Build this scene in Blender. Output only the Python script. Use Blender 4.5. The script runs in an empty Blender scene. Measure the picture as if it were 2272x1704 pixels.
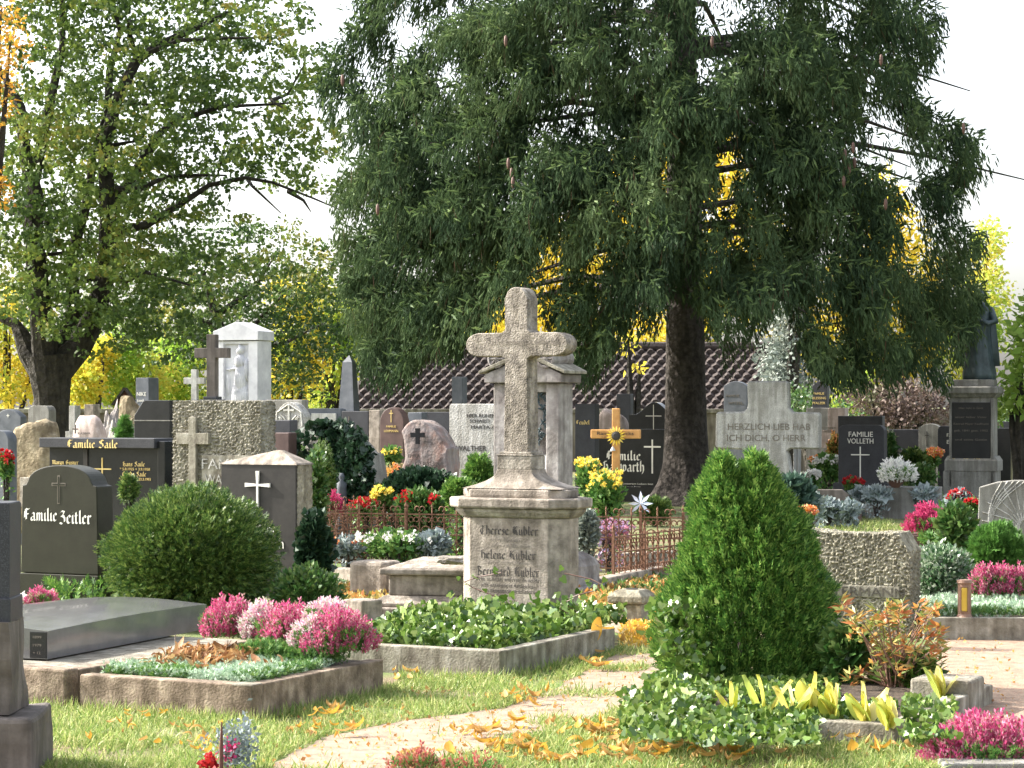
import bpy, math, random
import numpy as np
from math import radians, sin, cos, pi, sqrt
from mathutils import noise, Vector

R = random.Random(7)
N = np.random.default_rng(7)
C = bpy.context.scene.collection
sc = bpy.context.scene

# ------------------------------------------------------------------ camera
F, HX, HY, EYE = 5200.0, 1136.0, 900.0, 1.6
cam = bpy.data.cameras.new('camera'); camo = bpy.data.objects.new('camera', cam); C.objects.link(camo)
camo.location = (0, 0, EYE); camo.rotation_euler = (radians(90), 0, 0)
cam.sensor_width = 36; cam.sensor_fit = 'HORIZONTAL'; cam.lens = F / 2272 * 36
cam.shift_y = 48 / 2272; cam.clip_start = 0.1; cam.clip_end = 3000
sc.camera = camo
# ------------------------------------------------------------------ light
SUN_EL, SUN_DIR = radians(36), (-0.95, 0.31)          # direction on the ground towards the sun
az = math.atan2(SUN_DIR[0], SUN_DIR[1])
w = bpy.data.worlds.new('World'); sc.world = w; w.use_nodes = True
nt = w.node_tree; bg = nt.nodes['Background']; sky = nt.nodes.new('ShaderNodeTexSky')
sky.sky_type = 'NISHITA'; sky.sun_disc = False; sky.sun_elevation = SUN_EL; sky.sun_rotation = az
sky.dust_density = 4.0; sky.air_density = 1.0; sky.ozone_density = 1.0
hs = nt.nodes.new('ShaderNodeHueSaturation'); hs.inputs['Saturation'].default_value = .4; hs.inputs['Value'].default_value = 1.25
nt.links.new(sky.outputs[0], hs.inputs['Color']); nt.links.new(hs.outputs[0], bg.inputs[0]); bg.inputs[1].default_value = 0.15
sl = bpy.data.lights.new('sun', 'SUN'); sl.energy = 4.1; sl.angle = radians(0.5); sl.color = (1, 0.94, 0.84)
so = bpy.data.objects.new('sun', sl); C.objects.link(so)
dv = Vector((SUN_DIR[0] * cos(SUN_EL), SUN_DIR[1] * cos(SUN_EL), sin(SUN_EL)))
so.rotation_euler = dv.to_track_quat('Z', 'Y').to_euler(); so.location = (-20, 10, 30)
sc.view_settings.view_transform = 'Standard'; sc.view_settings.look = 'None'
sc.view_settings.exposure = 1.5; sc.view_settings.gamma = 1.0
sc.cycles.max_bounces = 6; sc.cycles.transparent_max_bounces = 8

# ------------------------------------------------------------------ helpers
TH = radians(-26); CT = cos(TH)
def X(px, Y): return (px - HX) * Y / F
def Z(py, Y): return EYE - (py - HY) * Y / F
def YG(py, z=0.0): return (EYE - z) * F / (py - HY)
def GP(px, py, z=0.0):
    Y = YG(py, z); return (X(px, Y), Y, z)

MATS = {}
def _nodes(name):
    m = bpy.data.materials.new(name); m.use_nodes = True
    return m, m.node_tree, m.node_tree.nodes['Principled BSDF']
def stone(name, c1, c2, scale=6, rough=.85, bump=.4, bscale=45, bdist=.01, speck=None, sscale=220, spec=.4, c3=None):
    m, t, b = _nodes(name); L = t.links; n = t.nodes
    tc = n.new('ShaderNodeTexCoord')
    a = n.new('ShaderNodeTexNoise'); a.inputs['Scale'].default_value = scale; a.inputs['Detail'].default_value = 8
    a.inputs['Roughness'].default_value = .65
    L.new(tc.outputs['Object'], a.inputs['Vector'])
    r = n.new('ShaderNodeValToRGB'); e = r.color_ramp.elements
    e[0].position = .35; e[0].color = (*c1, 1); e[1].position = .68; e[1].color = (*c2, 1)
    if c3: x = e.new(.52); x.color = (*c3, 1)
    L.new(a.outputs[0], r.inputs[0]); out = r.outputs[0]
    if speck:
        v = n.new('ShaderNodeTexNoise'); v.inputs['Scale'].default_value = sscale; v.inputs['Detail'].default_value = 2
        L.new(tc.outputs['Object'], v.inputs['Vector'])
        q = n.new('ShaderNodeValToRGB'); q.color_ramp.elements[0].position = .5; q.color_ramp.elements[1].position = .62
        L.new(v.outputs[0], q.inputs[0])
        mx = n.new('ShaderNodeMix'); mx.data_type = 'RGBA'; L.new(q.outputs[0], mx.inputs[0])
        L.new(out, mx.inputs[6]); mx.inputs[7].default_value = (*speck, 1); out = mx.outputs[2]
    if bump > .3 and 'path' not in name:          # run-off streaks and grime, a stain with its own shape
        mp = n.new('ShaderNodeMapping'); mp.inputs['Scale'].default_value = (1, 1, .13); L.new(tc.outputs['Object'], mp.inputs['Vector'])
        sn = n.new('ShaderNodeTexNoise'); sn.inputs['Scale'].default_value = 13; sn.inputs['Detail'].default_value = 5; L.new(mp.outputs[0], sn.inputs['Vector'])
        sr = n.new('ShaderNodeValToRGB'); sr.color_ramp.elements[0].position = .42; sr.color_ramp.elements[0].color = (.62, .61, .58, 1); sr.color_ramp.elements[1].position = .6; sr.color_ramp.elements[1].color = (1.06, 1.06, 1.06, 1)
        L.new(sn.outputs[0], sr.inputs[0]); sm = n.new('ShaderNodeMix'); sm.data_type = 'RGBA'; sm.blend_type = 'MULTIPLY'; sm.inputs[0].default_value = .85
        L.new(out, sm.inputs[6]); L.new(sr.outputs[0], sm.inputs[7]); out = sm.outputs[2]
    L.new(out, b.inputs['Base Color'])
    b.inputs['Roughness'].default_value = rough; b.inputs['Specular IOR Level'].default_value = spec
    if bump:
        k = n.new('ShaderNodeTexNoise'); k.inputs['Scale'].default_value = bscale; k.inputs['Detail'].default_value = 6
        L.new(tc.outputs['Object'], k.inputs['Vector'])
        u = n.new('ShaderNodeBump'); u.inputs['Strength'].default_value = bump; u.inputs['Distance'].default_value = bdist
        L.new(k.outputs[0], u.inputs['Height']); L.new(u.outputs[0], b.inputs['Normal'])
    MATS[name] = m; return m
def leafm(name, cols, trans=.35, rough=.5, spec=.3, nscale=0):
    """foliage: each leaf takes one of the listed colours"""
    m, t, b = _nodes(name); L = t.links; n = t.nodes
    g = n.new('ShaderNodeNewGeometry'); r = n.new('ShaderNodeValToRGB')
    e = r.color_ramp.elements; k = len(cols)
    e[0].position = 0; e[0].color = (*cols[0], 1); e[1].position = 1; e[1].color = (*cols[-1], 1)
    for i in range(1, k - 1):
        x = e.new(i / (k - 1)); x.color = (*cols[i], 1)
    if nscale:
        tc = n.new('ShaderNodeTexCoord'); a = n.new('ShaderNodeTexNoise'); a.inputs['Scale'].default_value = nscale
        a.inputs['Detail'].default_value = 2
        L.new(tc.outputs['Object'], a.inputs['Vector'])
        ma = n.new('ShaderNodeMath'); ma.operation = 'MULTIPLY_ADD'; ma.inputs[1].default_value = .45
        mb = n.new('ShaderNodeMath'); mb.operation = 'MULTIPLY_ADD'; mb.inputs[1].default_value = 2.4; mb.inputs[2].default_value = -.95
        L.new(a.outputs[0], mb.inputs[0]); L.new(g.outputs['Random Per Island'], ma.inputs[0]); L.new(mb.outputs[0], ma.inputs[2])
        L.new(ma.outputs[0], r.inputs[0])
    else: L.new(g.outputs['Random Per Island'], r.inputs[0])
    L.new(r.outputs[0], b.inputs['Base Color']); b.inputs['Roughness'].default_value = rough
    b.inputs['Specular IOR Level'].default_value = spec
    if trans:
        tr = n.new('ShaderNodeBsdfTranslucent'); L.new(r.outputs[0], tr.inputs[0])
        mx = n.new('ShaderNodeMixShader'); mx.inputs[0].default_value = trans
        L.new(b.outputs[0], mx.inputs[1]); L.new(tr.outputs[0], mx.inputs[2])
        L.new(mx.outputs[0], n['Material Output'].inputs['Surface'])
    MATS[name] = m; return m

# stones
SAND = stone('sandstone', (.17, .15, .125), (.48, .44, .38), 7, .9, .9, 55, .012, c3=(.33, .295, .25))
SANDL = stone('sandstone_light', (.17, .145, .12), (.47, .41, .35), 9, .92, .7, 70, .009, c3=(.33, .285, .24))
KERB = stone('kerb_stone', (.13, .095, .065), (.40, .32, .24), 10, .95, .8, 80, .008, c3=(.25, .19, .14))
KERBG = stone('kerb_grey', (.15, .13, .105), (.38, .36, .31), 8, .95, .7, 70, .008, c3=(.27, .25, .2))
GREY = stone('grey_granite', (.22, .21, .19), (.34, .33, .3), 5, .8, .5, 90, .005, speck=(.12, .12, .11))
ROUGHG = stone('rough_grey', (.17, .155, .12), (.36, .34, .28), 14, .92, .6, 60, .01)
LICHEN = stone('lichen_granite', (.18, .16, .11), (.42, .39, .29), 18, .95, .8, 50, .012, c3=(.24, .22, .17))
DARK = stone('polished_dark', (.012, .013, .014), (.024, .025, .026), 5, .2, .02, 200, .001, speck=(.035, .035, .036), sscale=300, spec=.3)
DARKM = stone('matt_dark', (.02, .021, .025), (.04, .042, .048), 6, .5, .1, 120, .002, speck=(.06, .06, .07), spec=.3)
OLIVE = stone('olive_granite', (.015, .015, .008), (.028, .028, .017), 6, .4, .05, 150, .001, speck=(.04, .04, .03), sscale=260, spec=.25)
SLATE = stone('blue_slate', (.07, .08, .095), (.13, .14, .16), 5, .6, .2, 80, .003)
WHITE = stone('white_marble', (.52, .52, .55), (.74, .74, .76), 5, .7, .25, 40, .004)
WHITEO = stone('pale_stone', (.42, .41, .38), (.68, .67, .62), 7, .85, .5, 60, .006)
PINK = stone('pink_granite', (.30, .17, .13), (.42, .30, .25), 4, .85, .6, 30, .02, speck=(.2, .17, .17), c3=(.25, .22, .21))
PINKL = stone('pale_pink_granite', (.42, .33, .30), (.55, .46, .42), 12, .8, .4, 100, .003, speck=(.3, .24, .22))
REDG = stone('red_granite', (.07, .04, .035), (.12, .075, .065), 6, .5, .15, 100, .002)
LITEG = stone('light_granite', (.36, .35, .33), (.56, .55, .52), 9, .9, .8, 45, .012, speck=(.22, .22, .2), sscale=120)
ROCK = stone('field_rock', (.16, .12, .07), (.42, .35, .24), 7, .95, .9, 25, .02, c3=(.27, .22, .14))
AEDI = stone('old_monument_stone', (.15, .13, .125), (.42, .40, .38), 5, .9, .5, 30, .01, c3=(.27, .25, .24))
BROWN = stone('near_dark_stone', (.09, .075, .065), (.17, .145, .13), 5, .8, .4, 50, .006)
GOLD = stone('gilt_letters', (.65, .47, .16), (.75, .58, .25), 5, .45, 0)
PALEL = stone('pale_letters', (.70, .68, .62), (.78, .76, .7), 5, .6, 0)
DARKL = stone('dark_letters', (.03, .028, .025), (.06, .05, .045), 5, .7, 0)
DIML = stone('worn_letters', (.14, .12, .10), (.2, .18, .15), 5, .9, 0)
STEEL = stone('metal_grey', (.35, .36, .37), (.5, .5, .5), 5, .35, 0)
RUST = stone('rusty_iron', (.13, .055, .03), (.30, .16, .10), 40, .85, .5, 200, .002)
WOODC = stone('oiled_wood', (.42, .2, .06), (.58, .32, .11), 9, .5, .2, 60, .002)
WOODR = stone('red_brown_wood', (.10, .04, .03), (.17, .07, .05), 9, .7, .2, 60, .002)
SOIL = stone('soil', (.035, .025, .018), (.09, .065, .045), 12, .95, .8, 60, .02)
TERRA = stone('terracotta', (.32, .12, .07), (.42, .18, .11), 8, .75, .2, 60, .002)
BOWLB = stone('brown_bowl', (.10, .05, .04), (.14, .08, .06), 8, .6, .1, 60, .002)
BLUEV = stone('teal_plastic', (.04, .14, .16), (.06, .18, .2), 8, .4, 0)
YELP = stone('yellow_glass', (.5, .33, .05), (.6, .42, .08), 8, .2, 0)
COPPER = stone('brown_bronze', (.18, .10, .07), (.26, .16, .11), 12, .4, .1, 80, .002)
BRONZE = stone('dark_bronze', (.03, .045, .05), (.07, .10, .11), 6, .5, .2, 60, .004)
BARK = stone('spruce_bark', (.03, .025, .022), (.10, .085, .076), 12, .95, 1, 14, .05)
BARKO = stone('oak_bark', (.022, .019, .016), (.065, .058, .046), 6, .95, 1, 10, .08)
ROOFM = stone('roof_tiles', (.028, .021, .018), (.09, .07, .062), 9, .8, .3, 60, .01, c3=(.06, .045, .04))
WALLM = stone('wall_render', (.14, .12, .095), (.24, .21, .165), 3, .95, .5, 25, .01)
HOUSEM = stone('house_wall', (.3, .28, .25), (.38, .36, .32), 3, .95, .2, 25, .01)
# foliage
OAKL = leafm('oak_leaves', [(.045, .085, .025), (.075, .13, .032), (.13, .20, .045), (.22, .29, .06), (.34, .29, .06)], .4, .45, .35, .5)
TREE2L = leafm('mid_tree_leaves', [(.03, .065, .02), (.05, .10, .025), (.10, .15, .03), (.28, .25, .05)], .4, .45, .35, .5)
SPRL = leafm('spruce_needles', [(.035, .062, .032), (.06, .10, .045), (.09, .14, .06), (.14, .19, .08)], .25, .7, .15, .8)
SPRT = leafm('spruce_tips', [(.09, .15, .06), (.14, .21, .08), (.20, .27, .10)], .25, .6, .2)  # paler new growth, with sun and sky light put into the colour
DEADL = leafm('spruce_twigs', [(.06, .035, .022), (.10, .065, .04)], 0, .9, .1)
YELL = leafm('yellow_leaves', [(.34, .42, .05), (.66, .56, .06), (.78, .58, .07), (.48, .52, .07)], .55, .5, .3, .4)
YEGR = leafm('yellow_green_leaves', [(.22, .38, .05), (.40, .52, .08), (.62, .58, .10), (.70, .48, .10)], .55, .5, .3, .4)
GOLDT = leafm('orange_leaves', [(.45, .20, .02), (.55, .30, .04), (.40, .28, .05)], .5, .5, .3)
YEWL = leafm('yew_needles', [(.03, .075, .02), (.055, .12, .025), (.11, .18, .035), (.26, .33, .09)], .2, .45, .4)
THUJ = leafm('thuja_sprays', [(.035, .10, .02), (.07, .17, .03), (.13, .25, .045), (.27, .40, .09)], .25, .45, .35)
JUNL = leafm('light_conifer', [(.06, .16, .03), (.12, .25, .05)], .25, .5, .3)
BOXL = leafm('box_leaves', [(.03, .09, .02), (.07, .15, .035), (.14, .2, .06)], .2, .35, .55)
IVYL = leafm('ivy_leaves', [(.03, .075, .012), (.07, .14, .02), (.14, .23, .04), (.30, .38, .12)], .2, .3, .6)
IVYD = leafm('dark_ivy', [(.012, .03, .016), (.02, .05, .024), (.035, .07, .035)], .15, .35, .5)
BLUEG = leafm('blue_green_cover', [(.26, .40, .26), (.42, .54, .40), (.55, .64, .50), (.15, .28, .12)], .15, .6, .3)
SILV = leafm('silver_leaves', [(.24, .29, .29), (.38, .43, .44), (.12, .18, .15)], .1, .7, .2)
GRSL = leafm('grass_blades', [(.13, .22, .05), (.22, .31, .075), (.34, .40, .12), (.52, .49, .24)], .35, .5, .3)
GRCOV = leafm('green_cover', [(.05, .14, .03), (.10, .22, .05), (.2, .3, .08)], .25, .5, .35)
ORCOV = leafm('autumn_cover', [(.12, .17, .04), (.35, .32, .08), (.55, .32, .08), (.5, .2, .07), (.55, .48, .2)], .3, .5, .35)
HOSTA = leafm('hosta_yellow', [(.66, .58, .16), (.80, .74, .34), (.70, .56, .12), (.42, .52, .10), (.82, .78, .45)], .5, .5, .3)
PEON = leafm('peony_leaves', [(.45, .13, .06), (.55, .26, .07), (.5, .38, .12), (.16, .24, .06), (.28, .32, .09)], .35, .45, .4)
DRYL = leafm('dry_leaves', [(.30, .13, .04), (.50, .28, .08), (.42, .22, .08), (.65, .45, .14), (.22, .09, .04)], .3, .6, .3)
DRYB = leafm('brown_leaves', [(.16, .07, .03), (.32, .15, .06), (.45, .26, .10), (.24, .11, .05), (.5, .34, .16)], .25, .6, .3)
DRYY = leafm('yellow_fallen', [(.65, .40, .05), (.75, .52, .08), (.55, .28, .05), (.8, .65, .3)], .3, .5, .3)
HPNK = leafm('pink_blossom', [(.50, .05, .18), (.62, .12, .28), (.36, .05, .11), (.72, .32, .44), (.2, .2, .08)], .3, .6, .2)
HDRK = leafm('crimson_blossom', [(.35, .02, .09), (.48, .05, .16), (.55, .1, .2)], .3, .6, .2)
RUSTH = leafm('faded_heather', [(.4, .06, .08), (.5, .14, .12), (.3, .2, .08), (.55, .3, .25)], .3, .6, .2)
HPW = leafm('pale_pink_blossom', [(.8, .66, .7), (.62, .15, .32), (.8, .76, .76), (.45, .55, .35), (.7, .3, .45)], .3, .6, .2)
HWHT = leafm('white_blossom', [(.75, .75, .72), (.85, .82, .8), (.7, .72, .65)], .3, .6, .2)
REDF = leafm('red_petals', [(.42, .01, .02), (.55, .03, .03), (.3, .01, .02)], .25, .5, .3)
YELF = leafm('yellow_petals', [(.8, .6, .05), (.85, .7, .2)], .3, .5, .3)
MIXF = leafm('mixed_petals', [(.8, .5, .05), (.7, .1, .05), (.8, .65, .3), (.6, .08, .15)], .3, .5, .3)
PURF = leafm('mauve_petals', [(.3, .22, .4), (.45, .38, .55), (.6, .2, .3), (.12, .2, .1)], .3, .5, .3)
GREYSH = leafm('grey_shrub', [(.10, .13, .12), (.22, .26, .22), (.4, .42, .38)], .2, .6, .3, 1)
PURSH = leafm('purple_shrub', [(.09, .06, .055), (.17, .12, .10), (.10, .13, .06)], .2, .6, .3, 1)

# ------------------------------------------------------------------ mesh tools
def link(o, parent=None):
    C.objects.link(o)
    if parent: o.parent = parent
    return o
class MB:
    def __init__(s): s.v = []; s.f = []
    def add(s, vs, fs):
        k = len(s.v); s.v += [tuple(v) for v in vs]; s.f += [tuple(i + k for i in f) for f in fs]; return s
    def box(s, x0, x1, y0, y1, z0, z1):
        return s.add([(x0, y0, z0), (x1, y0, z0), (x1, y1, z0), (x0, y1, z0), (x0, y0, z1), (x1, y0, z1), (x1, y1, z1), (x0, y1, z1)],
                     [(0, 3, 2, 1), (4, 5, 6, 7), (0, 1, 5, 4), (1, 2, 6, 5), (2, 3, 7, 6), (3, 0, 4, 7)])
    def front(s, pts, y0, y1):       # outline in x,z counter-clockwise seen from the front
        n = len(pts); v = [(x, y0, z) for x, z in pts] + [(x, y1, z) for x, z in pts]
        return s.add(v, [tuple(range(n)), tuple(range(2 * n - 1, n - 1, -1))] + [(i + n, (i + 1) % n + n, (i + 1) % n, i) for i in range(n)])
    def loft(s, rings):              # rings of equal-length 3D point lists
        n = len(rings[0]); v = [p for r in rings for p in r]
        f = [tuple(range(n - 1, -1, -1)), tuple(range((len(rings) - 1) * n, len(rings) * n))]
        for k in range(len(rings) - 1):
            for i in range(n):
                j = (i + 1) % n; f.append((k * n + i, k * n + j, (k + 1) * n + j, (k + 1) * n + i))
        return s.add(v, f)
    def lathe(s, prof, n=20, cx=0, cy=0, sy=1):
        return s.loft([[(cx + r * cos(2 * pi * i / n), cy + sy * r * sin(2 * pi * i / n), z) for i in range(n)] for r, z in prof])
    def tube(s, pts, r, n=5):
        P = [Vector(p) for p in pts]; rr = r if isinstance(r, (list, tuple)) else [r] * len(P); rings = []
        for i, p in enumerate(P):
            d = (P[min(i + 1, len(P) - 1)] - P[max(i - 1, 0)]).normalized()
            a = d.cross(Vector((0, 1, 0.01)) if abs(d.y) < .9 else Vector((1, 0, 0))).normalized(); b = d.cross(a)
            rings.append([tuple(p + a * rr[i] * cos(2 * pi * k / n) + b * rr[i] * sin(2 * pi * k / n)) for k in range(n)])
        return s.loft(rings)
    def build(s, name, mat, parent=None, bevel=0, smooth=False, loc=None):
        me = bpy.data.meshes.new(name); me.from_pydata(s.v, [], s.f); me.update()
        me.materials.append(mat)
        if smooth: me.shade_smooth()
        o = link(bpy.data.objects.new(name, me), parent)
        if bevel:
            m = o.modifiers.new('bevel', 'BEVEL'); m.width = bevel; m.segments = 2; m.limit_method = 'ANGLE'; m.angle_limit = radians(30)
        if loc: o.location = loc
        return o
def tag(o, label, cat, group=None, kind=None):
    if label: o['label'] = label
    if cat: o['category'] = cat
    if group: o['group'] = group
    if kind: o['kind'] = kind
    return o
def thing(name, label, cat, loc=(0, 0, 0), rz=0, group=None):
    o = bpy.data.objects.new(name, None); o.empty_display_size = .2; C.objects.link(o)
    o.location = loc; o.rotation_euler = (0, 0, rz); return tag(o, label, cat, group)
def struct(o): o['kind'] = 'structure'; return o

def npmesh(name, parts, mat, parent=None, smooth=False):
    """parts: list of (V, [face arrays])"""
    V = []; loops = []; sizes = []; k = 0
    for v, fa in parts:
        V.append(v)
        for f in fa:
            loops.append((f + k).ravel()); sizes.append(np.full(len(f), f.shape[1], np.int32))
        k += len(v)
    V = np.concatenate(V).astype(np.float32); loops = np.concatenate(loops).astype(np.int32); sizes = np.concatenate(sizes)
    me = bpy.data.meshes.new(name)
    me.vertices.add(len(V)); me.vertices.foreach_set('co', V.ravel())
    me.loops.add(len(loops)); me.loops.foreach_set('vertex_index', loops)
    me.polygons.add(len(sizes)); st = np.concatenate([[0], np.cumsum(sizes)[:-1]]).astype(np.int32)
    me.polygons.foreach_set('loop_start', st); me.polygons.foreach_set('loop_total', sizes)
    me.update(calc_edges=True); me.materials.append(mat)
    if smooth: me.shade_smooth()
    return link(bpy.data.objects.new(name, me), parent)
def T(verts, faces): return (np.array(verts, float), [list(f) for f in faces])
LEAF = T([(0, 0, 0), (.3, .45, .1), (0, 1, 0), (-.3, .45, .1)], [(0, 1, 2, 3)])
OAKT = T([(0, 0, 0), (.28, .3, .1), (.22, .5, 0), (.36, .75, .08), (0, 1.05, -.06), (-.36, .75, .1), (-.22, .5, 0), (-.28, .3, .1)], [tuple(range(8))])
IVYT = T([(0, .12, 0), (.3, 0, .04), (.5, .3, .02), (.32, .5, 0), (.28, .72, .02), (0, 1, -.06), (-.28, .72, .02), (-.32, .5, 0), (-.5, .3, .02), (-.3, 0, .04)], [tuple(range(10))])
def _bl(a, l, w, o=0, z=0):
    c, s_ = cos(a), sin(a); return [(o * 0, o, z), (s_ * l * .45 + c * w, o + c * l * .45 - s_ * w, z), (s_ * l, o + c * l, z), (s_ * l * .45 - c * w, o + c * l * .45 + s_ * w, z)]
def _multi(bl):
    v = []; f = []
    for q in bl: k = len(v); v += q; f.append((k, k + 1, k + 2, k + 3))
    return T(v, f)
SPRIG = _multi([_bl(0, 1, .07), _bl(.7, .45, .07, .15, .03), _bl(-.7, .45, .07, .2, -.03), _bl(.6, .4, .06, .42, .03), _bl(-.6, .4, .06, .5, -.02)])
FINGER = _multi([_bl(0, 1, .12), [(0, 0, 0), (0, .45, .12), (0, 1, 0), (0, .45, -.12)], _bl(.35, .5, .06, .1), _bl(-.35, .5, .06, .3), _bl(.3, .4, .05, .5)])
SPIKE = _multi([[(cos(a) * .0, z, sin(a) * .0), (cos(a) * .16, z + .05, sin(a) * .16), (cos(a) * .2, z + .22, sin(a) * .2), (cos(a + .6) * .05, z + .15, sin(a + .6) * .05)] for k in range(9) for a, z in [(k * 2.4, .1 + k * .09)]] + [_bl(0, 1, .03)])
BLADE = T([(-.03, 0, 0), (.03, 0, 0), (.022, .55, .06), (-.022, .55, .06), (0, 1, .25)], [(0, 1, 2, 3), (3, 2, 4)])
PETAL = _multi([_bl(a, 1, .3) for a in (0, 1.26, 2.51, 3.77, 5.03)])
def curl_leaf(c=1.2, tw=.3):
    v = []; f = []; n = 6
    for i in range(n + 1):
        t = i / n; wd = .28 * sin(pi * min(1, t * .9 + .06)) ** .8; a = c * (t - .5); y = sin(a) / c * 1.0; z = (1 - cos(a)) / c * 1.3
        for s_ in (-1, 0, 1): v.append((s_ * wd * cos(tw * 2), y, z + abs(s_) * wd * tw + s_ * tw * (t - .5) * .3))
    for i in range(n):
        for j in range(2): k = i * 3 + j; f.append((k, k + 1, k + 4, k + 3))
    return T(v, f)
CURL = [curl_leaf(1.0, .3), curl_leaf(2.2, .6), curl_leaf(-1.6, .5)]
HOSTT = (lambda: T([(x * .34 * sin(pi * min(1, .06 + t * .94)) ** .75 * (1.1 - .45 * t), t, .16 * t * t + abs(x) ** 1.5 * .07 + (.012 if i % 2 else 0) * abs(x)) for i, t in enumerate([i / 9 for i in range(10)]) for x in (-1, -.6, -.25, 0, .25, .6, 1)],
    [(i * 7 + j, i * 7 + j + 1, i * 7 + j + 8, i * 7 + j + 7) for i in range(9) for j in range(6)]))()

def frames(d, roll):
    d = d / np.linalg.norm(d, axis=1)[:, None]
    up = np.tile([0, 0, 1.], (len(d), 1)); par = np.abs(d[:, 2]) > .95; up[par] = [1, 0, 0]
    s_ = np.cross(d, up); s_ /= np.linalg.norm(s_, axis=1)[:, None]; n_ = np.cross(s_, d)
    c, q = np.cos(roll)[:, None], np.sin(roll)[:, None]
    s2 = s_ * c + n_ * q; n2 = -s_ * q + n_ * c
    return np.stack([s2, d, n2], axis=2)
def inst(tpl, pos, d, scale, roll=None, wide=1.0):
    tv, tf = tpl; n = len(pos)
    if roll is None: roll = N.uniform(0, 6.28, n)
    M = frames(d, roll); sc_ = np.broadcast_to(np.asarray(scale, float), (n,))
    tv2 = tv * np.array([wide, 1, wide])
    V = np.einsum('nij,kj->nki', M, tv2) * sc_[:, None, None] + pos[:, None, :]
    k = len(tv); off = (np.arange(n) * k)[:, None]
    by = {}
    for f in tf: by.setdefault(len(f), []).append(f)
    fa = [(off[:, :, None] + np.array(fs)[None]).reshape(-1, q) for q, fs in by.items()]
    return (V.reshape(-1, 3), fa)
def rdir(n, bias=(0, 0, 0)):
    d = N.normal(size=(n, 3)); d /= np.linalg.norm(d, axis=1)[:, None]; return d + np.array(bias)
def vnoise(p, s):
    return np.array([noise.noise(Vector(q) * s) for q in p])

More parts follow.
